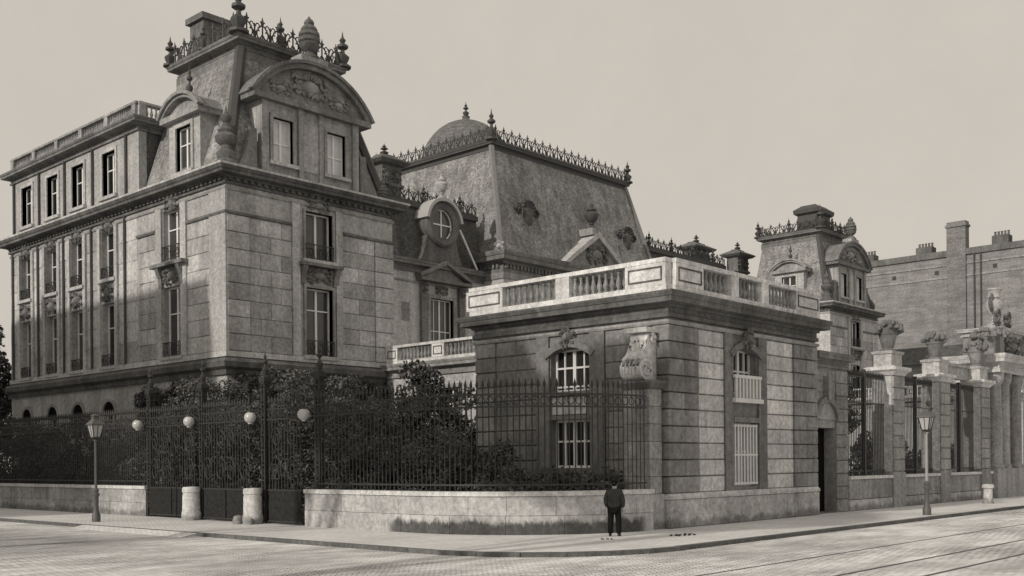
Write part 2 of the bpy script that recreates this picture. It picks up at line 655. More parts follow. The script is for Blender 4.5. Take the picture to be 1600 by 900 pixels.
def carved(parent, F, u, z, w, h, depth=0.22, mat='carved_stone', name='carved_ornament', seed=0):
    """a carved cartouche: oval boss, two side volutes, a shell crest and a drop of leaves"""
    r = random.Random(seed + int(u * 10))
    mb = MB()
    rings = []
    for k, (s_, o) in enumerate(((1.0, 0.0), (0.85, 0.6), (0.5, 0.95), (0.06, 1.0))):
        rings.append([F.pt(u + math.cos(a) * w * 0.24 * s_, depth * o, z + math.sin(a) * h * 0.27 * s_) for a in [2 * PI * j / 10 for j in range(10)]])
    mb.loft(rings)
    for sd in (-1, 1):
        for zz, sz in ((0.18, 0.22), (-0.22, 0.17)):
            pts = []
            for k in range(11):
                a = k / 10 * 1.5 * 2 * PI
                q = sz * w * (1 - k / 12)
                pts.append(F.pt(u + sd * (w * 0.36 + math.cos(a) * q * 0.6), depth * (0.35 + 0.4 * k / 10), z + zz * h + math.sin(a) * q * 0.6))
            mb.tube(pts, [0.035 * w + 0.02] * 11, 4)
    for k in range(7):
        a = PI * (k + 0.5) / 7
        c, e = math.cos(a), math.sin(a)
        mb.tube([F.pt(u + c * w * 0.1, depth * 0.5, z + h * 0.24 + e * h * 0.05), F.pt(u + c * w * 0.26, depth * 0.8, z + h * 0.26 + e * h * 0.2)], [0.02, 0.05 * w], 4)
    for k in range(8):
        uu, zz = u + r.uniform(-0.3, 0.3) * w, z - h * r.uniform(0.2, 0.48)
        mb.tube([F.pt(uu, 0, zz), F.pt(uu + r.uniform(-0.1, 0.1) * w, depth * 0.7, zz + 0.06 * h), F.pt(uu, depth * 0.4, zz - 0.12 * h)], [0.03 * w, 0.06 * w, 0.015], 4)
    return mb.build(name, mat, parent, smooth=True)


URN = [(0.0, 0), (0.30, 0), (0.30, 0.07), (0.16, 0.10), (0.09, 0.18), (0.14, 0.22), (0.12, 0.26), (0.26, 0.34), (0.36, 0.48), (0.38, 0.58), (0.30, 0.66), (0.20, 0.70), (0.27, 0.74), (0.25, 0.79), (0.14, 0.84), (0.09, 0.90), (0.11, 0.94), (0.0, 1.0)]
PINE = [(0.0, 0), (0.34, 0), (0.34, 0.05), (0.22, 0.09), (0.12, 0.16), (0.20, 0.2), (0.30, 0.27), (0.34, 0.33), (0.30, 0.36), (0.36, 0.40), (0.36, 0.47), (0.30, 0.49), (0.35, 0.53), (0.33, 0.60), (0.26, 0.63), (0.28, 0.67), (0.22, 0.74), (0.14, 0.78), (0.17, 0.82), (0.14, 0.88), (0.05, 0.94), (0.0, 1.0)]
FINIAL = [(0.0, 0), (0.22, 0), (0.22, 0.06), (0.10, 0.10), (0.16, 0.22), (0.18, 0.3), (0.06, 0.40), (0.05, 0.48), (0.15, 0.54), (0.15, 0.6), (0.05, 0.66), (0.09, 0.74), (0.03, 0.82), (0.0, 1.0)]
BALUS = [(0.0, 0), (0.075, 0), (0.075, 0.08), (0.045, 0.11), (0.05, 0.16), (0.085, 0.28), (0.09, 0.36), (0.06, 0.52), (0.038, 0.68), (0.04, 0.80), (0.06, 0.84), (0.045, 0.88), (0.075, 0.92), (0.075, 1.0), (0.0, 1.0)]


def turned(name, parent, c, h, wid, prof, mat, n=12):
    return MB().lathe(c, [(r * wid, z * h) for r, z in prof], n).build(name, mat, parent, smooth=True)


def balustrade(parent, F, u0, u1, posts, z0, h, mat='baluster_stone', wmid=-0.2, step=0.28, name='balustrade'):
    """posts: [(a,b,panel?)] solid pedestals; the runs between carry turned balusters"""
    t = 0.17
    mb = MB()
    mb.fbox(F, u0, u1, wmid - t - 0.02, wmid + t + 0.02, z0, z0 + 0.2 * h)
    mb.fbox(F, u0, u1, wmid - t - 0.05, wmid + t + 0.05, z0 + 0.87 * h, z0 + h)
    b = mb.build(name, mat, parent)
    for a, c, pan in posts:
        p = MB().fbox(F, a, c, wmid - t, wmid + t + 0.03, z0 + 0.2 * h, z0 + 0.87 * h).build('pedestal', mat, b)
        if pan:
            m = 0.14
            q = MB()
            za, zb = z0 + 0.2 * h + m, z0 + 0.87 * h - m
            w0, w1 = wmid + t + 0.028, wmid + t + 0.06
            q.fbox(F, a + m, c - m, w0, w1, za, za + 0.05).fbox(F, a + m, c - m, w0, w1, zb - 0.05, zb)
            q.fbox(F, a + m, a + m + 0.05, w0, w1, za + 0.05, zb - 0.05).fbox(F, c - m - 0.05, c - m, w0, w1, za + 0.05, zb - 0.05)
            q.build('panel_moulding', 'soot_stone', b)
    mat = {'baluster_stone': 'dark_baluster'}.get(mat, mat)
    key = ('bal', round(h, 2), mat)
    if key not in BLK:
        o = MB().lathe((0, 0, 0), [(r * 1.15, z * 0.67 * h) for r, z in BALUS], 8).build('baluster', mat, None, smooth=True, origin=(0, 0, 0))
        BLK[key] = o.data
        bpy.data.objects.remove(o)
    ps = sorted(posts)
    edges = [u0] + [x for p in ps for x in p[:2]] + [u1]
    for a, c in zip(edges[0::2], edges[1::2]):
        if c - a < 0.4:
            continue
        n = max(1, int((c - a) / step))
        for j in range(n):
            u = a + (c - a) * (j + 0.5) / n
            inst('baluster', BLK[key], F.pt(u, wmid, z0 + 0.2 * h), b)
    return b


def crest_mesh(h):
    key = ('crest', round(h, 2))
    if key not in BLK:
        mb = MB()
        r = 0.05
        for sd in (-1, 1):
            pts = [(sd * (0.25 + 0.2 * math.cos(a) * (1 - k / 16)), 0, h * 0.30 + h * 0.27 * math.sin(a) * (1 - k / 16)) for k, a in enumerate([1.1 * PI + t * 0.46 for t in range(12)])]
            mb.tube(pts, r, 4)
            pts = [(sd * (0.30 + 0.14 * math.cos(a) * (1 - k / 14)), 0, h * 0.56 + h * 0.15 * math.sin(a) * (1 - k / 14)) for k, a in enumerate([0.2 + t * 0.55 for t in range(10)])]
            mb.tube(pts, r * 0.8, 4)
            mb.tube([(sd * 0.48, 0, 0), (sd * 0.45, 0, h * 0.3), (sd * 0.14, 0, h * 0.60), (0, 0, h * 0.64)], r, 4)
            mb.tube([(sd * 0.5, 0, 0), (sd * 0.5, 0, h * 0.5), (sd * 0.5, 0, h * 0.56), (sd * 0.5, 0, h * 0.66)], [0.04, 0.035, 0.08, 0.01], 4)
        mb.tube([(-0.5, 0, 0.06), (0.5, 0, 0.06)], 0.06, 4)
        mb.tube([(0, 0, 0), (0, 0, h * 0.62), (0, 0, h * 0.72), (0, 0, h * 0.84), (0, 0, h)], [0.05, 0.045, 0.11, 0.06, 0.008], 5)
        mb.tube([(-0.16, 0, h * 0.78), (0.16, 0, h * 0.78)], 0.04, 4)
        o = mb.build('cresting_panel', 'lead_dark', None, origin=(0, 0, 0))
        BLK[key] = o.data
        bpy.data.objects.remove(o)
    return BLK[key]


def cresting(parent, a, b, z, h):
    a, b = Vector(a), Vector(b)
    L = (b - a).length
    n = max(1, round(L))
    ang = math.atan2((b - a).y, (b - a).x)
    for k in range(n):
        p = a + (b - a) * ((k + 0.5) / n)
        inst('cresting_panel', crest_mesh(h), (p.x, p.y, z), parent, ang)


def frustum(x0, x1, y0, y1, z0, X0, X1, Y0, Y1, z1):
    return MB().loft([[(x0, y0, z0), (x1, y0, z0), (x1, y1, z0), (x0, y1, z0)], [(X0, Y0, z1), (X1, Y0, z1), (X1, Y1, z1), (X0, Y1, z1)]])


def rect(x0, x1, y0, y1):
    return [(x0, y0), (x1, y0), (x1, y1), (x0, y1)]       # counter-clockwise: outward on the right


def arc_pts(uc, half, z, rise, n=16, grow=0.0):
    Rr = (half * half + rise * rise) / (2 * rise)
    zc = z + rise - Rr
    a0 = math.asin(half / Rr)
    return [(uc + (Rr + grow) * math.sin(-a0 + 2 * a0 * k / n), zc + (Rr + grow) * math.cos(-a0 + 2 * a0 * k / n)) for k in range(n + 1)]


def arch_roof(parent, F, uc, half, z, rise, w_front, w_back, t=0.28, mat='cornice_stone', tym_mat='trim_stone'):
    """segmental pediment: moulded arch rim, flat cornice under it, barrel roof running back"""
    outer, inner = arc_pts(uc, half, z + 0.25, rise, grow=0.0), arc_pts(uc, half, z + 0.25, rise, grow=-t)
    rim = MB()
    rim.ext(F, outer + inner[::-1], w_back, w_front)
    o2, i2 = arc_pts(uc, half, z + 0.25, rise, grow=0.1), arc_pts(uc, half, z + 0.25, rise, grow=-0.08)
    rim.ext(F, o2 + i2[::-1], w_front - 0.25, w_front + 0.14)
    rim.build('pediment_arch', mat, parent)
    MB().fbox(F, uc - half + 0.12, uc + half - 0.12, w_back, w_front + 0.02, z - 0.05, z + 0.28).build('pediment_cornice', mat, parent)
    tym = MB().ext(F, [(u, zz) for u, zz in inner] , w_back, w_front - 0.32)
    tym.build('tympanum', tym_mat, parent)


def cornice(parent, path, z0, z1, out, mat='cornice_stone', closed=True, name='cornice', dentils=False):
    h = z1 - z0
    prof = [(-0.3, z0), (0.12, z0), (0.12, z0 + 0.16 * h), (0.06, z0 + 0.2 * h), (0.06, z0 + 0.42 * h), (0.26 * out, z0 + 0.42 * h), (0.30 * out, z0 + 0.52 * h), (0.86 * out, z0 + 0.56 * h), (0.86 * out, z0 + 0.76 * h), (0.92 * out, z0 + 0.78 * h), (out, z0 + 0.92 * h), (out, z1), (-0.3, z1 + 0.004)]
    o = MB().mould(path, prof, closed).build(name, mat, parent)
    if dentils:                                              # a row of small dentil blocks under the corona
        m_ = MB()
        P = [Vector(p) for p in path]
        for a, b in zip(P, P[1:] + ([P[0]] if closed else [])):
            d = (b - a).normalized()
            nn = Vector((d.y, -d.x))
            k = int((b - a).length / 0.44)
            for q in range(k):
                c = a + d * (0.22 + 0.44 * q) + nn * (0.06 + 0.07 * out)
                hx, hy = abs(d.x) * 0.12 + abs(nn.x) * 0.13 * out, abs(d.y) * 0.12 + abs(nn.y) * 0.13 * out
                m_.box(c.x - hx, c.x + hx, c.y - hy, c.y + hy, z0 + 0.22 * h, z0 + 0.41 * h)
        m_.build('dentil_row', mat, o)['kind'] = 'stuff'
    return o


def band(parent, path, z0, z1, out, mat='trim_stone', closed=True, name='string_course'):
    return MB().mould(path, [(-0.2, z0), (out * 0.7, z0), (out, z0 + 0.5 * (z1 - z0)), (out, z1), (-0.2, z1 + 0.003)], closed).build(name, mat, parent)


def balconet(parent, F, u0, u1, z0, h=0.85, w=0.16):
    mb = MB()
    for z in (z0 + 0.06, z0 + h):
        mb.fbox(F, u0, u1, w - 0.02, w + 0.02, z - 0.025, z + 0.025)
    n = max(4, int((u1 - u0) / 0.16))
    for k in range(n + 1):
        u = u0 + (u1 - u0) * k / n
        mb.fbox(F, u - 0.014, u + 0.014, w - 0.012, w + 0.012, z0 + 0.08, z0 + h)
    for k in range(3):
        u = u0 + (u1 - u0) * (k + 0.5) / 3
        mb.tube([F.pt(u + 0.17 * math.cos(a), w + 0.02, z0 + h * 0.5 + 0.2 * math.sin(a)) for a in [2 * PI * j / 8 for j in range(8)]], 0.022, 4, closed=True)
    for u in (u0, u1):
        mb.fbox(F, u - 0.02, u + 0.02, -0.25, w + 0.02, z0 + h - 0.03, z0 + h + 0.02)
    return mb.build('balcony_rail', 'iron', parent)


def leaf_mesh(name, pts, size, mat, seed=1, flat=0.0):
    rs = np.random.RandomState(seed)
    p = np.asarray(pts, dtype=np.float32)
    n = len(p)
    a = rs.normal(size=(n, 3))
    a /= np.linalg.norm(a, axis=1)[:, None]
    b = np.cross(a, rs.normal(size=(n, 3)))
    b /= np.linalg.norm(b, axis=1)[:, None]
    s_ = (size * rs.uniform(0.6, 1.3, n))[:, None]
    v = np.stack([p - a * s_, p + b * s_ * 0.55, p + a * s_, p - b * s_ * 0.55], 1).reshape(-1, 3).astype(np.float32)
    me = bpy.data.meshes.new(name)
    me.vertices.add(4 * n)
    me.vertices.foreach_set('co', v.ravel())
    me.loops.add(4 * n)
    me.loops.foreach_set('vertex_index', np.arange(4 * n, dtype=np.int32))
    me.polygons.add(n)
    me.polygons.foreach_set('loop_start', np.arange(0, 4 * n, 4, dtype=np.int32))
    me.update(calc_edges=True)
    me.validate()
    me.materials.append(MATS[mat])
    return me


def clumps(centres, per, seed=1):
    """leaf points gathered in shells round a list of (x,y,z,r) clumps"""
    rs = np.random.RandomState(seed)
    out = []
    for x, y, z, r in centres:
        n = max(6, int(per * r * r))
        d = rs.normal(size=(n, 3))
        d /= np.linalg.norm(d, axis=1)[:, None]
        q = r * rs.uniform(0.35, 1.0, n) ** 0.6
        out.append(np.array([x, y, z]) + d * q[:, None] * np.array([1, 1, 0.85]))
    return np.concatenate(out)


def tree(name, label, cat, loc, h, crown, mat='leaf_tree', trunk_r=0.2, per=260, leaf=0.16, group=None, seed=3, crown_part='crown'):
    """crown: list of (dx,dy,z,r) clumps about loc"""
    t = thing(name, label, cat, loc, group)
    x, y, z = loc
    mb = MB()
    r = random.Random(seed)
    top = h * 0.8
    spine = [(x + r.uniform(-0.1, 0.1), y + r.uniform(-0.1, 0.1), z + top * k / 6 - 0.05) for k in range(7)]
    mb.tube(spine, [trunk_r * (1.25 if k == 0 else 1 - 0.12 * k) for k in range(7)], 8)
    for c in crown[:: max(1, len(crown) // 9)]:
        k = r.randint(2, 5)
        a = Vector(spine[k])
        b = Vector((x + c[0], y + c[1], z + c[2]))
        mb.tube([a, a.lerp(b, 0.5) + Vector((0, 0, 0.2)), b], [trunk_r * 0.4, trunk_r * 0.28, trunk_r * 0.1], 6)
    mb.build('trunk', 'bark', t, smooth=True)
    me = leaf_mesh(crown_part, clumps([(c[0], c[1], c[2], c[3]) for c in crown], per, seed), leaf, mat, seed)
    inst(crown_part, me, loc, t)
    return t


def structure(o):
    o['kind'] = 'structure'
    return o


# ------------------------------------------------------------------ ground, pavement, kerb, track
mb = MB()
mb.v = [(-600, -600, -0.12), (900, -600, -0.12), (900, 900, -0.12), (-600, 900, -0.12)]
mb.f = [(0, 1, 2, 3)]
structure(mb.build('road', 'road_cobbles', origin=(0, 0, -0.12)))


def kerb_path(off=0.0):
    pts = [(19.4 + off, 150.0), (19.4 + off, 20.8)]
    for k in range(1, 16):
        a = PI + k / 16 * PI / 2
        pts.append((24.2 + (4.8 - off) * math.cos(a), 20.8 + (4.8 - off) * math.sin(a)))
    pts += [(24.2, 16.0 + off), (190.0, 16.0 + off)]
    return pts


mb = MB()
pv = kerb_path(0.14)
mb.v = [(x, y, 0.0) for x, y in pv] + [(190, 150, 0.0)]
mb.f = [tuple(range(len(mb.v)))]
pavement = structure(mb.build('pavement', 'pavement_stone', origin=(60, 60, 0)))

path = [Vector((x, y)) for x, y in kerb_path(0.0)]
seglen = [0]
for a, b in zip(path, path[1:]):
    seglen.append(seglen[-1] + (b - a).length)


def at_len(P, S, t):
    for k in range(len(S) - 1):
        if t <= S[k + 1] or k == len(S) - 2:
            q = (t - S[k]) / max(1e-6, S[k + 1] - S[k])
            d = (P[k + 1] - P[k]).normalized()
            return P[k] + (P[k + 1] - P[k]) * q, d


t = 60.0
while t < seglen[-1] - 75:
    p, d = at_len(path, seglen, t + 0.6)
    y = p.y
    drop = 0.0
    nrm = Vector((-d.y, d.x))
    cx, cy = p.x + nrm.x * 0.075, p.y + nrm.y * 0.075
    inst('kerb_stone', block_mesh(1.19, 0.17, 0.20, 'kerb_granite', 0.012), (cx, cy, -0.094 - drop), pavement, math.atan2(d.y, d.x))
    t += 1.2

MB().loft([[(19.41, y, -0.12), (18.75, y, -0.118), (19.41, y, -0.002)] for y in (32.4, 40.8)]).build('crossing_ramp', 'pavement_stone', pavement)

tt = thing('tram_track', 'pair of worn steel tram rails set in the cobbled street', 'tram track', (60, 9.2, -0.12))
for yy in (8.45, 9.9):
    r_ = MB().box(2, 190, yy - 0.035, yy + 0.035, -0.119, -0.110).build('rail', 'rail_steel', tt)
    MB().box(2, 190, yy + 0.04, yy + 0.075, -0.119, -0.1165).build('groove', 'iron', r_)
tr2 = thing('tram_track', 'single steel tram rail close to the kerb of the main street', 'tram track', (60, 12.2, -0.12))
MB().box(2, 190, 12.17, 12.23, -0.119, -0.111).build('rail', 'rail_steel', tr2)

# garden soil inside the wall, gravel court behind the gate screen
mb = MB()
mb.v = [(24.5, 110, 0.004), (24.5, 26, 0.004), (26, 23, 0.004), (29.4, 21, 0.004), (41, 21, 0.004), (41, 110, 0.004)]
mb.f = [(0, 1, 2, 3, 4, 5)]
structure(mb.build('garden_ground', 'soil'))
mb = MB()
mb.v = [(46.2, 21.5, 0.006), (101, 21.5, 0.006), (101, 59.8, 0.006), (46.2, 59.8, 0.006)]
mb.f = [(0, 1, 2, 3)]
structure(mb.build('court_ground', 'court_gravel'))

# ------------------------------------------------------------------ palace wings (corner block with mansard)


def corner_block(t, dx=0.0, dz=0.0, full=True, base_open=True):
    X0, X1, Y0, Y1 = 30.9 + dx, 42.5 + dx, 48.5, 57.8
    L, F, Rr, B = Face('L', X0), Face('F', Y0), Face('R', X1), Face('B', Y1)
    ZC = 17.2 + dz
    fo = [(36.0 + dx, 37.9 + dx, 13.9 + dz, 16.6 + dz), (36.0 + dx, 37.9 + dx, 8.45, 12.3), (36.0 + dx, 37.9 + dx, 2.4, 5.4)]
    lo = [(52.95, 54.9, 13.9 + dz, 16.75 + dz), (52.95, 54.9, 8.45, 12.4), (52.95, 54.9, 2.4, 5.4)]
    wall(t, F, X0, X1, 0, ZC, fo, 'wing_stone')
    wall(t, L, Y0 + 0.5, Y1, 0, ZC, lo, 'wing_stone')
    MB().box(X1 - 0.5, X1, Y0 + 0.5, Y1, 0, ZC).build('wall', 'wing_stone', t)
    if not full:
        MB().box(X0 + 0.5, X1 - 0.5, Y1 - 0.5, Y1, 0, ZC).build('wall', 'wing_stone', t)
    ring = rect(X0, X1, Y0, Y1)
    front = [(X0, Y1), (X0, Y0), (X1, Y0), (X1, Y1)]
    # rusticated basement is plain stone with a projecting string course above
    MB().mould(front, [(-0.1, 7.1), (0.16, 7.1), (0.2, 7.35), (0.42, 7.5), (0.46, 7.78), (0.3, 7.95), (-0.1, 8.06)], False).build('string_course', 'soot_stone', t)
    MB().mould(front, [(-0.1, 8.06), (0.14, 8.06), (0.14, 8.36), (-0.1, 8.38)], False).build('base_course', 'light_stone', t)
    for pth in ([(X0, Y1), (X0, 55.6)], [(X0, 52.3), (X0, Y0), (35.03 + dx, Y0)], [(38.62 + dx, Y0), (X1, Y0)]):
        band(t, pth, 15.62 + dz, 15.78 + dz, 0.16, 'cornice_stone', closed=False)
    band(t, front, 16.9 + dz, 17.05 + dz, 0.10, closed=False)
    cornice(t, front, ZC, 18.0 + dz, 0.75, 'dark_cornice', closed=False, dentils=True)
    MB().mould(front, [(0.3, 18.0 + dz), (0.79, 18.0 + dz), (0.79, 18.12 + dz), (0.3, 18.13 + dz)], False).build('lit_cornice_edge', 'light_stone', t)  # pale strip standing in for the cornice's sunlit top edge
    # front: quoin strips, block panels and window bay
    zt, zb = 15.6 + dz, 8.38
    for a, b, w_ in ((30.9, 32.3, 0.12), (41.05, 42.5, 0.12)):
        ashlar(t, F, a + dx + 0.01, b + dx, zb, zt, 0.95, 2.0, 'wing_block', w=w_)
    for a, b in ((32.32, 35.05), (38.6, 41.03)):
        ashlar(t, F, a + dx, b + dx, zb, zt, 0.95, 1.7, 'wing_block', w=0.06)
    for a, b in ((35.05, 35.6), (38.1, 38.6)):
        MB().fbox(F, a + dx + 0.02, b + dx - 0.02, -0.05, 0.13, zb, 16.9 + dz).build('pilaster_strip', 'wing_stone', t)
    for (a, b, c, d) in fo[:2]:
        surround(t, F, a, b, c, d, 0.16, 0.10)
        balconet(t, F, a, b, c)
    window(t, F, *fo[0], pane='pane_mid', trans=())
    window(t, F, *fo[1], pane='pane_mid', trans=(0.68,))
    window(t, F, *fo[2])
    uc = 36.95 + dx
    carved(t, F, uc, 17.0 + dz, 1.6, 0.8)
    MB().fbox(F, uc - 1.45, uc + 1.45, -0.1, 0.45, 13.5 + dz, 13.68 + dz).build('balcony_slab', 'cornice_stone', t)
    for s_ in (-1, 1):
        c0 = uc + s_ * 1.15
        MB().loft([[Fp for Fp in (F.pt(c0 - 0.16, 0, z), F.pt(c0 + 0.16, 0, z), F.pt(c0 + 0.16, w_, z), F.pt(c0 - 0.16, w_, z))] for z, w_ in ((12.5 + dz, 0.12), (12.9 + dz, 0.16), (13.2 + dz, 0.3), (13.5 + dz, 0.4))]).build('console', 'carved_stone', t)
    carved(t, F, uc, 13.0 + dz, 2.0, 1.0, seed=4)
    # side face
    ashlar(t, L, 50.05, 52.3, zb, zt, 0.95, 2.6, 'wing_block', w=0.05)
    ashlar(t, L, 55.6, 57.7, zb, zt, 0.95, 2.6, 'wing_block', w=0.05)
    MB().fbox(L, 48.4, 50.0, -0.05, 0.10, zb, 16.9 + dz).build('pilaster_strip', 'light_stone', t)
    for a, b in ((52.32, 52.9), (54.95, 55.58)):
        MB().fbox(L, a, b, -0.05, 0.14, zb, 16.9 + dz).build('pilaster_strip', 'light_stone', t)
    for (a, b, c, d) in lo[:2]:
        balconet(t, L, a, b, c, 0.8, 0.05)
    window(t, L, *lo[0], pane='pane_mid')
    window(t, L, *lo[1], pane='pane_mid')
    window(t, L, *lo[2])
    uc = 53.93
    carved(t, L, uc, 17.0 + dz, 1.5, 0.9)
    MB().fbox(L, uc - 1.75, uc + 1.75, -0.1, 0.5, 13.5 + dz, 13.7 + dz).build('balcony_slab', 'cornice_stone', t)
    for s_ in (-1, 1):
        c0 = uc + s_ * 1.1
        MB().loft([[L.pt(c0 - 0.17, 0, z), L.pt(c0 + 0.17, 0, z), L.pt(c0 + 0.17, w_, z), L.pt(c0 - 0.17, w_, z)] for z, w_ in ((12.4 + dz, 0.16), (12.9 + dz, 0.2), (13.2 + dz, 0.34), (13.5 + dz, 0.44))]).build('console', 'carved_stone', t)
    carved(t, L, uc, 13.0 + dz, 1.9, 1.05, seed=9)
    MB().fbox(L, 52.7, 55.15, -0.05, 0.2, 8.25, 8.44).build('sill', 'light_stone', t)
    # mansard
    zb, zt = 18.1 + dz, 25.7 + dz
    x0, x1, y0, y1 = 33.5 + dx, 40.0 + dx, 50.9, 57.4
    roof = frustum(X0 + 0.3, X1 - 0.3, Y0 + 0.3, Y1 - 0.05, zb, x0, x1, y0, y1, zt).build('mansard_roof', 'slate', t)
    for c, e in (((X0 + 0.3, Y0 + 0.3), (x0, y0)), ((X1 - 0.3, Y0 + 0.3), (x1, y0))):
        MB().tube([(c[0], c[1], zb), (e[0], e[1], zt)], 0.32, 6).build('hip_roll', 'lead_dark', roof)
    top = rect(x0, x1, y0, y1)
    MB().mould(top, [(-0.2, zt - 0.75), (0.1, zt - 0.75), (0.16, zt - 0.6), (0.16, zt - 0.1), (-0.2, zt - 0.05)]).build('roof_frieze', 'cornice_stone', roof)
    cornice(roof, top, zt - 0.05, zt + 0.62, 0.62, name='roof_cornice')
    MB().box(x0 + 0.2, x1 - 0.2, y0 + 0.2, y1 - 0.2, zt, zt + 0.55).build('roof_deck', 'zinc', roof)
    zc = zt + 0.63
    e = 0.4
    for a, b in (((x0 - e, y0 - e), (x1 + e, y0 - e)), ((x0 - e, y0 - e), (x0 - e, y1 + e)), ((x1 + e, y0 - e), (x1 + e, y1 + e)), ((x0 - e, y1 + e), (x1 + e, y1 + e))):
        cresting(roof, a, b, zc, 1.35)
    for (x, y, h_, w_) in ((x0 - e, y0 - e, 2.6, 2.6), (x1 + e, y0 - e, 2.3, 2.3), (x0 - e, y1 + e, 1.9, 2.0), (x1 + e, y1 + e, 1.9, 2.0), (x0 + 2.4, y0 - e, 1.8, 1.5), (x0 + 4.4, y0 - e, 1.5, 1.4), (x0 - e, y0 + 3.2, 1.7, 1.4)):
        turned('finial', roof, (x, y, zc), h_, w_, FINIAL, 'lead_dark', 8)
    # chimney on the roof deck
    cz = zt + 0.5
    if not full:                                             # broad dark stack on the front of the far wing
        MB().loft([[(a, b, z) for a, b in rect(104.4 - e, 107.6 + e, 51.2 - e, 53.4 + e)] for z, e in ((cz, 0), (cz + 1.9, 0), (cz + 2.1, 0.3), (cz + 2.5, 0.35), (cz + 2.9, -0.2), (cz + 3.0, -0.3))]).build('chimney', 'lead_dark', roof)
    else:
        MB().box(x0 + 0.4, x0 + 2.2, y1 - 2.0, y1 - 0.5, cz, cz + 2.6).box(x0 + 0.2, x0 + 2.4, y1 - 2.2, y1 - 0.3, cz + 2.6, cz + 2.95).build('chimney', 'chimney_brick', roof)
    # great segmental dormer on the front
    D = Face('F', 48.75)
    uc = 36.6 + dx
    d0, d1 = 33.3 + dx, 40.0 + dx
    wo_ = [(34.05 + dx, 35.4 + dx, 19.05 + dz, 21.5 + dz), (37.75 + dx, 39.1 + dx, 19.05 + dz, 21.5 + dz)]
    dm = wall(t, D, d0, d1, 18.08 + dz, 22.4 + dz, wo_, 'trim_stone', 0.5, 'dormer')
    for xa in (d0, d1 - 0.45):
        MB().box(xa, xa + 0.45, 49.25, 51.2, 18.3 + dz, 22.4 + dz).build('cheek_wall', 'wing_stone', dm)
    MB().box(d0 + 0.45, d1 - 0.45, 49.26, 50.0, 22.0 + dz, 22.38 + dz).build('lintel', 'trim_stone', dm)
    for q in wo_:
        window(dm, D, *q, pane='pane_curtain', trans=(0.45,), depth=0.25)
        surround(dm, D, *q, 0.2, 0.1)
    for (a, b) in ((d0, d0 + 0.4), (d1 - 0.4, d1), (35.75 + dx, 36.03 + dx), (37.17 + dx, 37.45 + dx)):
        MB().fbox(D, a - 0.02, b + 0.02, -0.04, 0.16, 18.4 + dz, 22.3 + dz).build('pilaster_strip', 'trim_stone', dm)
    MB().fbox(D, 36.05 + dx, 37.15 + dx, -0.04, 0.05, 18.9 + dz, 21.6 + dz).build('panel', 'wing_stone', dm)
    arch_roof(dm, D, 36.72 + dx, 4.2, 22.35 + dz, 2.4, 0.38, -2.4, 0.36, tym_mat='cornice_stone')
    carved(dm, D.off(0.05), uc, 23.7 + dz, 2.6, 1.5, 0.22, 'trim_stone', seed=2)
    for s_ in (-1, 1):
        carved(dm, D.off(0.05), uc + s_ * 2.0, 23.2 + dz, 1.5, 0.7, 0.14, 'trim_stone', seed=5)
    MB().fbox(D, uc - 0.9, uc + 0.9, -0.5, 0.5, 25.0 + dz, 25.35 + dz).build('urn_base', 'trim_stone', dm)
    turned('urn', dm, (uc, 48.75, 25.35 + dz), 2.5, 1.75, PINE, 'roof_urn_stone', 14)
    for s_ in (-1, 1):                                       # volutes buttressing the dormer
        c0 = uc + s_ * 3.9
        pts = [(c0 + s_ * (0.15 + 0.75 * (k / 8) ** 2), 20.6 + dz - 2.2 * k / 8) for k in range(9)]
        MB().ext(D, [(c0 - s_ * 0.3, 18.3 + dz), (c0 - s_ * 0.3, 20.6 + dz)] + pts, -0.3, 0.06).build('volute', 'carved_stone', dm)
    # small dormer on the side
    S = Face('L', 31.25 + dx)
    so = [(52.35, 53.95, 18.75 + dz, 21.3 + dz)]
    sd = wall(t, S, 51.5, 54.8, 18.08 + dz, 21.8 + dz, so, 'light_stone', 0.4, 'dormer')
    for ya in (51.5, 54.4):
        MB().box(31.65 + dx, 33.0 + dx, ya, ya + 0.4, 18.3 + dz, 21.8 + dz).build('cheek_wall', 'wing_stone', sd)
    window(sd, S, *so[0], pane='pane_mid', depth=0.22)
    surround(sd, S, *so[0], 0.22, 0.1, 'light_stone')
    arch_roof(sd, S, 53.15, 2.15, 21.75 + dz, 1.05, 0.35, -1.7, 0.25, 'trim_stone')
    turned('urn', sd, (31.6 + dx, 53.15, 23.0 + dz), 1.9, 1.1, FINIAL, 'lead_dark', 10)
    # corner finial built of stacked mouldings
    turned('corner_urn', t, (31.25 + dx, 48.95, 18.1 + dz), 3.4, 1.5, [(0, 0), (0.42, 0), (0.42, 0.1), (0.3, 0.14), (0.34, 0.22), (0.34, 0.26), (0.2, 0.3), (0.2, 0.36), (0.36, 0.42), (0.4, 0.5), (0.26, 0.56), (0.3, 0.6), (0.16, 0.66), (0.1, 0.72), (0.2, 0.78), (0.2, 0.82), (0.06, 0.88), (0.0, 1.0)], 'roof_urn_stone', 12)
    turned('corner_urn', t, (42.1 + dx, 48.95, 18.1 + dz), 1.5, 1.2, PINE, 'roof_urn_stone', 12)


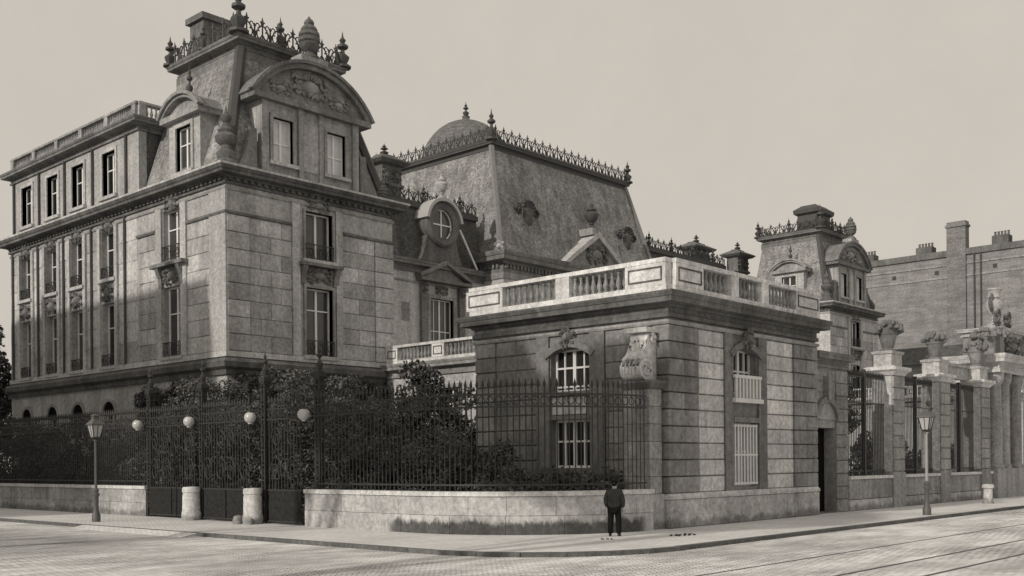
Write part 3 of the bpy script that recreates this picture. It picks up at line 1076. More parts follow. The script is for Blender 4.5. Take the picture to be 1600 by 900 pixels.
wing = thing('palace_wing', 'tall stone corner wing with mansard roof, arched dormer and rear attic storey, left of picture', 'building', (36.7, 60, 0))
corner_block(wing)
X0, X1 = 30.9, 42.5
L = Face('L', X0)
YC = (61.4, 65.5, 69.15, 73.1)
ops = []
for c in YC:
    ops += [(c - 0.88, c + 0.88, 13.75, 16.7), (c - 0.85, c + 0.85, 8.4, 12.25), (c - 0.75, c + 0.75, 3.9, 5.5)]
wall(wing, L, 57.8, 75.7, 0, 17.2, ops, 'wing_stone')
MB().box(X0 + 0.5, X1, 75.2, 75.7, 0, 22.2).build('wall', 'wing_stone', wing)
MB().box(X1 - 0.5, X1, 57.8, 75.2, 0, 22.2).build('wall', 'wing_stone', wing)
rear = [(X0, 75.7), (X0, 57.8)]
MB().mould(rear, [(-0.1, 7.1), (0.16, 7.1), (0.2, 7.35), (0.42, 7.5), (0.46, 7.78), (0.3, 7.95), (-0.1, 8.06)], False).build('string_course', 'soot_stone', wing)
MB().mould(rear, [(-0.1, 8.06), (0.14, 8.06), (0.14, 8.36), (-0.1, 8.38)], False).build('base_course', 'light_stone', wing)
rear3 = [(X1, 75.7), (X0, 75.7), (X0, 57.8)]
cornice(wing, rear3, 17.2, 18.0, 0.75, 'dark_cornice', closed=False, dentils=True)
MB().mould(rear3, [(0.3, 18.0), (0.79, 18.0), (0.79, 18.12), (0.3, 18.13)], False).build('lit_cornice_edge', 'light_stone', wing)  # same paler strip, sunlight on the rear cornice edge put into colour
band(wing, rear, 16.9, 17.05, 0.08, closed=False)
for k, c in enumerate(YC):
    for (a, b, z0, z1) in ops[3 * k:3 * k + 2]:
        window(wing, L, a, b, z0, z1, pane='pane_mid' if z0 < 10 and k > 0 else 'pane_dark', depth=0.4)
        balconet(wing, L, a, b, z0, 0.7, 0.04)
    for a, b in ((c - 1.25, c - 0.9), (c + 0.9, c + 1.25)):
        MB().fbox(L, a, b, -0.05, 0.14, 8.38, 16.9).build('pilaster_strip', 'light_stone', wing)
    MB().fbox(L, c - 1.1, c + 1.1, -0.1, 0.24, 13.52, 13.72).build('sill', 'light_stone', wing)
    MB().fbox(L, c - 1.0, c + 1.0, -0.1, 0.2, 8.2, 8.39).build('sill', 'light_stone', wing)
    carved(wing, L, c, 16.95, 1.4, 0.9, seed=k)
    carved(wing, L, c, 12.85, 1.6, 1.15, 0.3, seed=k + 7)
    # arched basement light
    a = arc_pts(c, 0.75, 5.5, 0.74)
    MB().ext(L, a, -0.06, 0.012).build('arch_light', 'door_wood', wing)
    a2 = arc_pts(c, 0.95, 5.5, 0.93)
    MB().ext(L, a2 + a[::-1], -0.05, 0.1).build('arch_surround', 'trim_stone', wing)
    window(wing, L, *ops[3 * k + 2], depth=0.25)
for c in (59.2, 63.45, 67.3, 71.1, 75.1):
    MB().tube([(X0 - 0.12, c, 8.3), (X0 - 0.12, c, 17.2)], 0.075, 6).build('drainpipe', 'lead_dark', wing)
edges = (57.85, 60.1, 62.7, 64.2, 66.8, 67.9, 70.4, 71.85, 74.35, 75.65)
for a, b in zip(edges[0::2], edges[1::2]):
    ashlar(wing, L, a, b, 8.4, 15.6, 1.2, 4.0, 'wing_block', w=0.03)
    ashlar(wing, L, a, b, 15.62, 16.88, 1.3, 4.0, 'wing_block', w=0.03)
# attic storey with a balustrade
aops = [(c - 0.82, c + 0.82, 18.8, 21.5) for c in YC]
A = Face('L', X0 + 0.1)
att = wall(wing, A, 57.8, 75.6, 18.08, 22.1, aops, 'wing_stone', 0.5, 'attic_storey')
MB().box(X0 + 0.6, 36, 57.8, 58.3, 18.08, 22.1).build('attic_end_wall', 'slate_dark', att)
MB().box(X0 + 0.5, X1, 58.3, 75.2, 22.0, 22.2).build('flat_roof', 'zinc', att)
for q in aops:
    window(att, A, *q, depth=0.3)
    surround(att, A, *q, 0.2, 0.08, 'light_stone')
for c in (59.2, 63.45, 67.3, 71.1, 75.1):
    MB().tube([(X0 + 0.0, c, 18.1), (X0 + 0.0, c, 22.1)], 0.075, 6).build('drainpipe', 'lead_dark', att)
edges = (57.85, 60.1, 62.7, 64.2, 66.8, 67.9, 70.4, 71.85, 74.35, 75.5)
cornice(att, [(X1, 75.6), (X0 + 0.1, 75.6), (X0 + 0.1, 57.8), (36, 57.8)], 22.05, 22.75, 0.65, closed=False)
ps = [(58.0 + 3.42 * k, 58.45 + 3.42 * k, False) for k in range(6)]
balustrade(att, A.off(0.1), 57.9, 75.6, ps, 22.76, 1.05, 'trim_stone', step=0.22)
balustrade(att, Face('F', 57.8), 31.05, 33.6, [(31.06, 31.5, False)], 22.76, 1.05, 'light_stone', wmid=-0.2, step=0.3)

wing2 = thing('palace_wing', 'distant mansard-roofed wing with arched dormer rising behind the gate screen', 'building', (107.4, 53, 0))
corner_block(wing2, 70.7, 0.35, full=False)

# ------------------------------------------------------------------ main block between the wings
main = thing('palace_main_block', 'central palace block with high truncated slate roof, pedimented dormer and dome behind', 'building', (74, 66, 0))


def recess(xa, xb, detailed, zt=22.3):
    F = Face('F', 60.0)
    op = [(56.4, 58.9, 9.2, 15.2)] if detailed else []
    wall(main, F, xa, xb, 0, 17.0, op, 'wing_stone')
    cornice(main, [(xa, 60.0), (xb, 60.0)], 17.0, 17.9, 0.6, closed=False)
    band(main, [(xa, 60.0), (xb, 60.0)], 16.2, 16.35, 0.1, closed=False)
    MB().loft([[(xa, 60.1, 17.9), (xb, 60.1, 17.9), (xb, 70, 17.9), (xa, 70, 17.9)], [(xa, 60.75, zt), (xb, 60.75, zt), (xb, 69, zt), (xa, 69, zt)]]).build('mansard_roof', 'slate_dark', main)
    MB().box(xa, xb, 60.5, 61.0, zt - 0.1, zt + 0.3).build('roof_cornice', 'lead_dark', main)
    cresting(main, (xa, 60.72), (xb, 60.72), zt + 0.3, 1.2)
    for x_ in np.arange(xa + 2, xb, 4.0):
        turned('finial', main, (x_, 60.72, zt + 0.3), 1.7, 1.5, FINIAL, 'lead_dark', 8)
    return F


F = recess(42.5, 62.4, True)
window(main, F, 56.4, 58.9, 9.2, 15.2, pane='pane_mid', mull=3, trans=(0.3, 0.58), depth=0.3)
surround(main, F, 56.4, 58.9, 9.2, 15.2, 0.3, 0.12, sill=False)
MB().fbox(F, 52.6, 54.9, -0.02, 0.06, 9.5, 15.6).build('wall_panel', 'light_stone', main)
MB().fbox(F, 53.4, 54.2, 0.05, 0.09, 13.2, 14.6).build('wall_tablet', 'trim_stone', main)
for c in (55.6, 59.7):
    MB().fbox(F, c - 0.3, c + 0.3, -0.05, 0.3, 8.5, 16.3).build('pilaster', 'cornice_stone', main)
    carved(main, F.off(0.28), c, 15.9, 0.7, 0.8, 0.2)
carved(main, F, 57.65, 15.85, 1.4, 0.8)
pd = MB().fbox(F, 54.9, 60.4, -0.1, 0.75, 16.4, 16.65).build('pediment', 'cornice_stone', main)
for s_ in (-1, 1):
    MB().ext(F, [(57.65, 18.15), (57.65, 17.85), (57.65 + s_ * 2.75, 16.65), (57.65 + s_ * 2.85, 16.9)], -0.1, 0.75).build('raking_cornice', 'cornice_stone', pd)
MB().ext(F, [(57.65, 17.85), (55.2, 16.66), (60.1, 16.66)], -0.1, 0.3).build('tympanum', 'cornice_stone', pd)
# round bull's-eye dormer
O = Face('F', 59.75)
uc, zc = 57.4, 21.0
ringo = MB()
n = 24
co = [(uc + 1.75 * math.cos(2 * PI * k / n), zc + 1.75 * math.sin(2 * PI * k / n)) for k in range(n)]
ci = [(uc + 1.08 * math.cos(2 * PI * k / n), zc + 1.2 * math.sin(2 * PI * k / n)) for k in range(n)]
ringo.loft([[O.pt(u, -1.0, z) for u, z in co], [O.pt(u, 0.3, z) for u, z in co], [O.pt(uc + (u - uc) * 0.9, 0.42, zc + (z - zc) * 0.9) for u, z in co], [O.pt(u, 0.3, z) for u, z in ci], [O.pt(u, -0.1, z) for u, z in ci]], cap=False)
bull = ringo.build('round_dormer', 'roof_urn_stone', main, smooth=True)
MB().ext(O, ci, -0.12, -0.02).build('pane', 'pane_mid', bull)
mb = MB().fbox(O, uc - 0.05, uc + 0.05, -0.02, 0.06, zc - 1.18, zc + 1.18).fbox(O, uc - 1.06, uc + 1.06, -0.02, 0.055, zc - 0.05, zc + 0.05)
mb.tube([O.pt(u, 0.04, z) for u, z in ci], 0.08, 5, closed=True)
mb.build('glazing_bar', 'white_paint', bull)
MB().ext(O, [(uc - 2.3, 18.0), (uc + 2.3, 18.0), (uc + 1.9, 18.7), (uc + 1.55, 20.0), (uc - 1.55, 20.0), (uc - 1.9, 18.7)], -0.8, 0.12).build('dormer_base', 'roof_urn_stone', bull)
hood = arc_pts(uc, 1.95, zc + 0.3, 1.75)
hood2 = arc_pts(uc, 1.95, zc + 0.3, 1.75, grow=-0.25)
MB().ext(O, hood + hood2[::-1], -1.6, 0.6).build('dormer_hood', 'zinc_light', bull)
turned('urn', bull, (uc, 59.6, 23.0), 2.0, 1.25, URN, 'light_stone', 12)
mb = MB()
mb.tube([(59.3, 59.55, 20.9), (61.2, 59.5, 17.95)], 0.09, 6)
mb.build('sunlit_edge', 'white_paint', bull)  # white tube painting the sunlit slope edge of the dormer's volute
recess(85.2, 101.6, False, 23.4)

# central pavilion
CX0, CX1, CY0, CY1 = 62.4, 85.2, 57.7, 76.0
Fc, Lc = Face('F', CY0), Face('L', CX0)
wall(main, Fc, CX0, CX1, 0, 17.7, [(66, 68.4, 9, 14.5), (72.7, 75.1, 9, 14.5), (79.2, 81.6, 9, 14.5)], 'wing_stone')
for a in (66, 72.7, 79.2):
    window(main, Fc, a, a + 2.4, 9, 14.5, mull=3, trans=(0.4, 0.7))
for xa in (CX0, CX1 - 0.5):
    MB().box(xa, xa + 0.5, CY0 + 0.5, CY1, 0, 17.7).build('wall', 'light_stone', main)
cring = rect(CX0, CX1, CY0, CY1)
band(main, cring, 17.2, 17.7, 0.15)
cornice(main, cring, 17.7, 19.35, 0.95, dentils=True)
croof = frustum(CX0 + 0.2, CX1 - 0.2, CY0 + 0.4, CY1, 19.35, 64.2, 83.0, 60.6, 75.0, 28.9).build('truncated_roof', 'slate', main)
for a, b in (((CX0 + 0.2, CY0 + 0.4), (64.2, 60.6)), ((CX1 - 0.2, CY0 + 0.4), (83.0, 60.6))):
    MB().tube([(a[0], a[1], 19.35), (b[0], b[1], 28.9)], 0.26, 6).build('hip_roll', 'zinc', croof)
ctop = rect(64.2, 83.0, 60.6, 75.0)
cornice(croof, ctop, 28.6, 29.3, 0.4, 'lead_dark', name='roof_cornice')
MB().box(64.5, 82.7, 60.9, 74.7, 28.8, 29.25).build('roof_deck', 'zinc', croof)
for a, b in (((64.0, 60.4), (83.2, 60.4)), ((64.0, 60.4), (64.0, 75.2))):
    cresting(croof, a, b, 29.3, 1.45)
for x, y, h_ in ((64.0, 60.4, 2.7), (83.2, 60.4, 2.2), (64.0, 75.2, 2.0)):
    turned('finial', croof, (x, y, 29.3), h_, 2.3, FINIAL, 'lead_dark', 8)
for u in (67.0, 81.2):
    carved(croof, Face('F', 59.35), u, 22.9, 3.1, 3.6, 0.55, 'lead_dark', 'bulls_eye_cartouche', seed=3)
    MB().fbox(Face('F', 59.3), u - 1.0, u + 1.0, -1.6, -0.05, 21.6, 24.2).build('dormer_box', 'lead_dark', croof)
P = Face('F', 57.6)
pb = MB().ext(P, [(70.2, 19.36), (79.4, 19.36), (74.8, 22.3)], -2.2, -0.2).build('roof_pediment', 'trim_stone', croof)
for s_ in (-1, 1):
    MB().ext(P, [(74.8, 22.85), (74.8, 22.3), (74.8 + s_ * 4.5, 19.37), (74.8 + s_ * 5.1, 19.37)], -2.2, 0.15).build('raking_cornice', 'light_stone', pb)
carved(pb, P.off(-0.2), 74.8, 20.8, 3.2, 1.8, 0.3)
MB().fbox(P, 73.9, 75.7, -1.6, 0.1, 22.5, 23.1).build('urn_base', 'trim_stone', pb)
turned('urn', pb, (74.8, 58.3, 23.1), 2.4, 1.7, URN, 'lead_dark', 12)
carved(main, Lc.off(0.5), 57.6, 19.7, 1.0, 0.9, 0.3, 'light_stone', 'acroterion')
# stair dome
mb = MB()
mb.lathe((73.9, 73.2, 28.5), [(5.0, 0), (5.0, 2.0), (4.85, 2.1)] + [(4.7 * math.cos(a), 2.15 + 5.4 * math.sin(a)) for a in [k / 10 * PI / 2 for k in range(10)]] + [(0.4, 7.6), (0.35, 7.9), (0.0, 7.95)], 32)
dome = mb.build('dome', 'dome_metal', main, smooth=True)
turned('finial', dome, (73.9, 73.2, 36.4), 1.6, 1.8, FINIAL, 'lead_dark', 8)


def chimney_stack(x0, x1, y0, y1, z0, z1):
    m = MB().box(x0, x1, y0, y1, z0, z1 - 0.9)
    m.box(x0 - 0.15, x1 + 0.15, y0 - 0.15, y1 + 0.15, z1 - 2.6, z1 - 2.35)
    m.loft([[(a, b, z) for a, b in rect(x0 - e, x1 + e, y0 - e, y1 + e)] for z, e in ((z1 - 0.95, 0.0), (z1 - 0.85, 0.35), (z1 - 0.65, 0.6), (z1 - 0.55, 0.6), (z1 - 0.1, -0.3), (z1, -0.35))])
    o = m.build('chimney', 'chimney_brick', main)
    turned('chimney_finial', o, ((x0 + x1) / 2, (y0 + y1) / 2, z1 - 0.05), 1.1, 2.0, FINIAL, 'lead_dark', 8)
    for s_ in (-1, 1):
        carved(o, Face('F', y0), (x0 + x1) / 2 + s_ * (x1 - x0) * 0.25, z1 - 1.7, (x1 - x0) * 0.5, 1.1, 0.15, 'chimney_brick')


chimney_stack(54.4, 56.4, 63.2, 65.0, 20, 26.9)
chimney_stack(98.1, 101.2, 62.4, 63.8, 20, 26.3)
chimney_stack(103.9, 106.2, 60.4, 61.8, 17, 26.0)

# ------------------------------------------------------------------ one-storey terrace wings and corner pavilion


def link(t, x, yy0, yy1, mat_b):
    Lk = Face('L', x)
    ops_ = [(c - 0.8, c + 0.8, 4.2, 6.6) for c in np.arange(yy0 + 3, yy1 - 2, 5.0)]
    wall(t, Lk, yy0, yy1, 0, 7.4, ops_, 'light_stone')
    for q in ops_:
        window(t, Lk, *q)
        surround(t, Lk, *q)
    MB().box(x + 0.5, x + 4.4, yy0, yy1, 7.2, 7.5).box(x + 4.0, x + 4.4, yy0, yy1, 0, 7.19).build('terrace_roof', 'zinc', t)
    cornice(t, [(x, yy1), (x, yy0)], 7.4, 8.2, 0.5, 'trim_stone', closed=False)
    n_ = int((yy1 - yy0) / 4)
    ps_ = [(yy1 - 1.05 - 4.0 * k, yy1 - 0.05 - 4.0 * k, True) for k in range(n_)]
    balustrade(t, Lk, yy0, yy1, ps_, 8.21, 1.15, mat_b)


lk1 = thing('terrace_wing', 'low terrace wing with white balustrade between the pavilion and tall left wing', 'building', (43.5, 39, 0))
link(lk1, 41.8, 29.9, 48.4, 'baluster_stone')
lk2 = thing('terrace_wing', 'low terrace wing at the far side of the court, seen through the gate screen', 'building', (103, 39, 0))
link(lk2, 101.2, 29.9, 48.4, 'baluster_stone')

pav = thing('corner_pavilion', 'one-storey rusticated corner pavilion with balustraded flat roof on the street corner', 'building', (35.9, 25, 0))
PX0, PX1, PY0, PY1 = 30.4, 41.4, 20.43, 29.62
Lp, Fp = Face('L', PX0), Face('F', PY0)
lo = [(23.85, 25.7, 4.95, 6.55), (23.85, 25.7, 2.1, 3.9)]
fo = [(34.65, 36.45, 4.65, 6.55), (34.65, 36.45, 1.35, 3.75)]
wall(pav, Fp, PX0, PX1, 0, 7.3, fo, 'pav_wall')
wall(pav, Lp, PY0 + 0.5, PY1, 0, 7.3, lo, 'pav_wall')
MB().box(PX1 - 0.5, PX1, PY0 + 0.5, PY1, 0, 7.3).build('wall', 'pav_wall', pav)
MB().box(PX0 + 0.5, PX1 - 0.5, PY1 - 0.5, PY1, 0, 7.3).build('wall', 'pav_wall', pav)
pring = rect(PX0, PX1, PY0, PY1)
MB().box(PX0 + 0.3, PX1 - 0.3, PY0 + 0.3, PY1 - 0.3, 7.9, 8.12).build('flat_roof', 'zinc', pav)
band(pav, pring, 7.06, 7.2, 0.14)
cornice(pav, pring, 7.3, 8.15, 0.55, 'dark_cornice')
# plinth blocks with their own coping
for k in range(5):
    a = PX0 - 0.12 + (PX1 - PX0 + 0.12) * k / 5
    b = PX0 - 0.12 + (PX1 - PX0 + 0.12) * (k + 1) / 5
    block(pav, Fp, a, b, 0.0, 1.0, -0.02, 0.16, 'plinth_stone', 'plinth_block', 0.016)
for k in range(4):
    a = PY0 - 0.1 + (PY1 - PY0) * k / 4
    block(pav, Lp, a, a + (PY1 - PY0) / 4, 0.0, 1.0, -0.02, 0.14, 'plinth_stone', 'plinth_block', 0.016)
MB().mould([(PX0, PY1), (PX0, PY0), (PX1, PY0)], [(-0.05, 1.0), (0.19, 1.0), (0.19, 1.1), (0.09, 1.2), (-0.05, 1.21)], False).build('plinth_coping', 'light_stone', pav)
zb, zt = 1.2, 7.05
ashlar(pav, Fp, PX0 - 0.06, 32.2, zb, zt, 0.585, 1.25, 'pav_quoin', w=0.12)
ashlar(pav, Fp, 39.35, PX1, zb, zt, 0.585, 1.35, 'pav_quoin', w=0.12)
ashlar(pav, Fp, 32.22, 33.98, zb, zt, 0.585, 2.6, 'pav_panel_block', w=0.05)
ashlar(pav, Fp, 37.15, 39.33, zb, zt, 0.585, 2.9, 'pav_panel_block', w=0.05)
ashlar(pav, Lp, PY0 - 0.12, 21.0, zb, zt, 0.585, 1.3, 'pav_quoin', w=0.12)
ashlar(pav, Lp, 21.75, 23.1, zb, zt, 0.585, 1.9, 'pav_block', w=0.05)
ashlar(pav, Lp, 26.4, 28.5, zb, zt, 0.585, 2.6, 'pav_block', w=0.05)
ashlar(pav, Lp, 28.52, PY1, zb, zt, 0.585, 1.8, 'pav_quoin', w=0.10)
for a, b in ((23.12, 23.8), (25.75, 26.38)):
    MB().fbox(Lp, a, b, -0.03, 0.09, zb, zt).build('pilaster_strip', 'pav_wall', pav)
for a, b in ((34.0, 34.6), (36.5, 37.13)):
    MB().fbox(Fp, a, b, -0.03, 0.09, zb, zt).build('pilaster_strip', 'pav_wall', pav)
for F_, q, q2, uc in ((Lp, lo[0], lo[1], 24.78), (Fp, fo[0], fo[1], 35.55)):
    # curved window head: spandrels fill the upper corners of the opening
    half = (q[1] - q[0]) / 2
    arc = arc_pts(uc, half, q[3] - 0.17, 0.16, 10)
    for sgn in (-1, 1):
        part = [p for p in arc if (p[0] - uc) * sgn >= -1e-6]
        part = sorted(part, key=lambda p: p[0] * sgn)
        MB().ext(F_, [(uc, q[3] + 0.02)] + part + [(uc + sgn * half, q[3] + 0.02)], -0.3, -0.02).build('arch_spandrel', 'pav_wall', pav)
    hd = arc_pts(uc, half + 0.25, q[3] - 0.25, 0.42, 12, 0.1)
    hd2 = arc_pts(uc, half + 0.25, q[3] - 0.25, 0.42, 12, -0.14)
    MB().ext(F_, hd + hd2[::-1], -0.05, 0.16).build('window_hood', 'cornice_stone', pav)
    carved(pav, F_, uc, 6.95, 0.75, 0.85, 0.36)
    window(pav, F_, *q, pane='pane_dark', frame='grey_paint', mull=3, trans=(0.12, 0.56), depth=0.3, fw_=0.09)
    window(pav, F_, *q2, pane='pane_dark', mull=1 if F_ is Fp else 3, trans=(0.55,), depth=0.28)
MB().fbox(Lp, 23.8, 25.75, -0.1, 0.16, 3.9, 4.05).fbox(Lp, 23.8, 25.75, -0.1, 0.2, 4.8, 4.94).build('sill', 'cornice_stone', pav)
MB().fbox(Lp, 23.95, 25.6, -0.03, 0.05, 4.1, 4.75).build('panel', 'light_stone', pav)
# balcony front with white bars, and the barred lower window
g = MB().fbox(Fp, 34.5, 36.6, 0.0, 0.24, 4.5, 4.66).fbox(Fp, 34.55, 36.55, 0.1, 0.2, 5.42, 5.54).build('balcony_front', 'grey_paint', pav)
for k in range(8):
    u = 34.68 + 1.74 * k / 7
    MB().fbox(Fp, u - 0.05, u + 0.05, 0.11, 0.19, 4.66, 5.42).build('balcony_bar', 'grey_paint', g)
g = MB().fbox(Fp, 34.66, 36.44, 0.0, 0.05, 1.42, 1.5).build('window_grille', 'grey_paint', pav)
for z in (2.5, 3.6):
    MB().fbox(Fp, 34.66, 36.44, 0.0, 0.05, z, z + 0.075).build('grille_rail', 'grey_paint', g)
for k in range(8):
    u = 34.76 + 1.58 * k / 7
    MB().fbox(Fp, u - 0.045, u + 0.045, 0.01, 0.06, 1.4, 3.7).build('grille_bar', 'grey_paint', g)
MB().fbox(Fp, 34.6, 36.5, -0.05, 0.14, 3.76, 3.95).build('lintel', 'cornice_stone', pav)
# roof balustrade
z0, h = 8.16, 1.15
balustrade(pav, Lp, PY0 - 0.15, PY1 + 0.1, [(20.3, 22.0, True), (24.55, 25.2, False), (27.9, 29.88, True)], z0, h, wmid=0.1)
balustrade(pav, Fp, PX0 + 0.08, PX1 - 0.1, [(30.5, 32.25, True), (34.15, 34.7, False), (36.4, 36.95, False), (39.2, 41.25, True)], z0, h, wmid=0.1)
# great scroll console standing on the fence pier beside the pavilion
sp = thing('gate_pier', 'square stone fence pier under a carved scroll beside the corner pavilion', 'pier', (29.95, 21.1, 0))
MB().box(29.42, 30.24, 20.5, 21.72, 0, 1.2).build('pier_base', 'plinth_stone', sp)
for k in range(6):
    a = 1.2 + 0.6 * k
    me = block_mesh(0.72, 1.1, 0.59, 'screen_stone', 0.012)
    inst('ashlar_block', me, (29.85, 21.12, a + 0.3), sp)
MB().mould(rect(29.5, 30.24, 20.58, 21.66), [(-0.1, 4.8), (0.05, 4.8), (0.14, 4.92), (0.2, 5.0), (0.2, 5.08), (-0.1, 5.1)]).box(29.6, 30.2, 20.7, 21.5, 4.85, 5.09).build('pier_cap', 'cornice_stone', sp)
Sf = Face('F', 20.78)
lowc, upc = (29.62, 5.48), (30.0, 6.55)
mb = MB()
mb.ext(Sf, [(lowc[0] + 0.37 * math.cos(2 * PI * k / 18), lowc[1] + 0.37 * math.sin(2 * PI * k / 18)) for k in range(18)], -0.86, 0.0)
mb.ext(Sf, [(upc[0] + 0.24 * math.cos(2 * PI * k / 14), upc[1] + 0.22 * math.sin(2 * PI * k / 14)) for k in range(14)], -0.78, -0.06)
sweep = [(29.27, 5.56), (29.34, 5.8), (29.5, 5.97), (29.63, 6.14), (29.73, 6.32), (29.8, 6.5)]
mb.ext(Sf, [(30.3, 5.12), (29.5, 5.12)] + sweep + [(30.3, 6.6)], -0.81, -0.05)
mb.ext(Sf, [(29.6, 6.76), (30.36, 6.76), (30.36, 6.92), (29.55, 6.92)], -0.9, 0.05)
for k in range(5):                                           # leaf ribs down the front
    y_ = 20.88 + 0.15 * k
    mb.tube([(x_ - 0.03, y_ + 0.03 * math.sin(i_ * 2.0 + k), z_) for i_, (x_, z_) in enumerate([(29.28, 5.3)] + sweep)], [0.03, 0.07, 0.075, 0.07, 0.06, 0.05, 0.03], 5)
for c_, r0 in ((lowc, 0.31), (upc, 0.18)):
    mb.tube([(c_[0] + r0 * (1 - k / 22) * math.cos(2.2 - k * 0.55), 20.76, c_[1] + r0 * (1 - k / 22) * math.sin(2.2 - k * 0.55)) for k in range(20)], 0.045, 4)
mb.build('scroll', 'baluster_stone', sp, smooth=True)

# ------------------------------------------------------------------ garden wall, bollards, fence, carriage gate
WP = [Vector((24.0, 32.2)), Vector((24.0, 29.0)), Vector((24.0, 26.0))]
for k in range(1, 21):
    a = PI + k / 20 * PI / 2
    WP.append(Vector((29.4 + 5.4 * math.cos(a), 26.0 + 5.4 * math.sin(a))))
WS = [0]
for a, b in zip(WP, WP[1:]):
    WS.append(WS[-1] + (b - a).length)
LP = [Vector((24.5, 100.0)), Vector((24.5, 44.9))]
LS = [0, 55.1]


def swept(P, S, a, b, out, inn, z0, z1, name, mat, parent, steps=3, gap=0.0):
    rings = []
    for k in range(steps + 1):
        t_ = a + gap / 2 + (b - a - gap) * k / steps
        p, d = at_len(P, S, t_)
        n_ = Vector((d.y, -d.x))
        o, i = p + n_ * out, p + n_ * inn
        rings.append([(o.x, o.y, z0), (o.x, o.y, z1), (i.x, i.y, z1), (i.x, i.y, z0)])
    return MB().loft(rings).build(name, mat, parent)


def garden_wall(label, P, S, a, b, mat, course, bl, group):
    p, _ = at_len(P, S, (a + b) / 2)
    t_ = thing('garden_wall', label, 'wall', (p.x, p.y, 0), group)
    st = 1.0
    k = a
    swept(P, S, a + 0.01, b - 0.01, 0.15, -0.2, 0.0, 1.2, 'wall_core', 'pav_wall', t_, max(4, int((b - a) / 0.8)))
    z = 0.0
    row = 0
    for hgt in course:
        n_ = max(1, round((b - a) / bl[row % len(bl)]))
        cuts = [a] + sorted(a + (b - a) * (j + (0.5 if row % 2 else 0.0) + RND.uniform(-0.12, 0.12)) / n_ for j in range(0 if row % 2 else 1, n_)) + [b]
        for c0, c1 in zip(cuts, cuts[1:]):
            q, _ = at_len(P, S, (c0 + c1) / 2)
            w_ = 0.22 + RND.uniform(-0.006, 0.006)
            swept(P, S, c0, c1, w_, -0.22, z, z + hgt - 0.012, 'ashlar_block', mat, t_, 3, 0.012)
        z += hgt
        row += 1
    n_ = max(1, round((b - a) / 1.9))
    for j in range(n_):
        swept(P, S, a + (b - a) * j / n_, a + (b - a) * (j + 1) / n_, 0.28, -0.28, z, z + 0.15, 'coping_stone', 'coping_stone', t_, 3, 0.01)
    return t_


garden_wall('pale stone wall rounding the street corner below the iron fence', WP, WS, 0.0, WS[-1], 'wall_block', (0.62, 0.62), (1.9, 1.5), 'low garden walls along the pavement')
garden_wall('grey stone wall along the side street behind the left lamp post', LP, LS, 30.0, LS[-1], 'left_wall_block', (0.62, 0.62), (1.8, 1.6), 'low garden walls along the pavement')


def spear_mesh(h, r=0.022):
    key = ('spear', round(h, 2))
    if key not in BLK:
        m = MB()
        m.tube([(0, 0, 0), (0, 0, h - 0.3)], r, 4)
        m.tube([(0, 0, h - 0.3), (0, 0, h - 0.24), (0, 0, h - 0.18), (0, 0, h)], [r, 0.055, 0.05, 0.004], 4)
        o = m.build('bar', 'iron', None, origin=(0, 0, 0))
        BLK[key] = o.data
        bpy.data.objects.remove(o)
    return BLK[key]


def fence(label, P, S, a, b, z0, top, step=0.145, group=None, rails=None, name='iron_fence'):
    p, _ = at_len(P, S, (a + b) / 2)
    t_ = thing(name, label, 'fence', (p.x, p.y, z0), group)
    n_ = int((b - a) / step)
    for j in range(n_):
        q, d = at_len(P, S, a + (j + 0.5) * (b - a) / n_)
        hh = top - z0
        inst('bar', spear_mesh(hh), (q.x, q.y, z0), t_, math.atan2(d.y, d.x))
    for zr in rails or (z0 + 0.18, top - 0.95, top - 0.55):
        swept(P, S, a, b, 0.03, -0.03, zr, zr + 0.06, 'rail', 'iron', t_, max(3, int((b - a) / 0.6)))
    # ring frieze between the two upper rails
    m = MB()
    k = int((b - a) / 0.29)
    for j in range(k):
        q, d = at_len(P, S, a + (j + 0.5) * (b - a) / k)
        m.tube([(q.x + d.x * 0.12 * math.cos(g_), q.y + d.y * 0.12 * math.cos(g_), top - 0.72 + 0.14 * math.sin(g_)) for g_ in [2 * PI * i / 8 for i in range(8)]], 0.018, 4, closed=True)
    m.build('ring_frieze', 'iron', t_)
    return t_


fence('tall spear-topped iron fence on the rounded corner wall', WP, WS, 0.25, WS[-1] - 0.1, 1.39, 5.05, 0.2, 'spear-topped iron fences')
fence('tall spear-topped iron fence on the wall along the side street', LP, LS, 34.0, LS[-1] - 0.2, 1.39, 5.05, 0.2, 'spear-topped iron fences')


def gate(label, y0, y1, x=24.0):
    P = [Vector((x, y1)), Vector((x, y0))]
    S = [0, y1 - y0]
    t_ = fence(label, P, S, 0.15, y1 - y0 - 0.15, 0.06, 5.0, 0.19, 'iron carriage and foot gates', (0.08, 1.3, 4.05, 4.45), 'iron_gate')
    t_['category'] = 'gate'
    Fg = Face('L', x)
    n_ = max(1, round((y1 - y0) / 2.2))
    for k in range(n_):
        a, b = y0 + 0.2 + (y1 - y0 - 0.4) * k / n_, y0 + 0.2 + (y1 - y0 - 0.4) * (k + 1) / n_
        MB().fbox(Fg, a + 0.04, b - 0.04, -0.03, 0.03, 0.14, 1.3).build('kick_panel', 'iron_panel', t_)
        m = MB()
        for sgn in (-1, 1):
            c = (a + b) / 2 + sgn * 0.5
            m.tube([Fg.pt(c + sgn * 0.4 * (1 - i / 22) * math.cos(i * 0.55), 0.03, 2.1 + 0.6 * (1 - i / 22) * math.sin(i * 0.55)) for i in range(18)], 0.03, 4)
            m.tube([Fg.pt(c + sgn * 0.35 * (1 - i / 22) * math.cos(i * 0.55), 0.03, 3.35 + 0.45 * (1 - i / 22) * math.sin(i * 0.55)) for i in range(18)], 0.03, 4)
        m.build('scrollwork', 'iron', t_)
    return t_


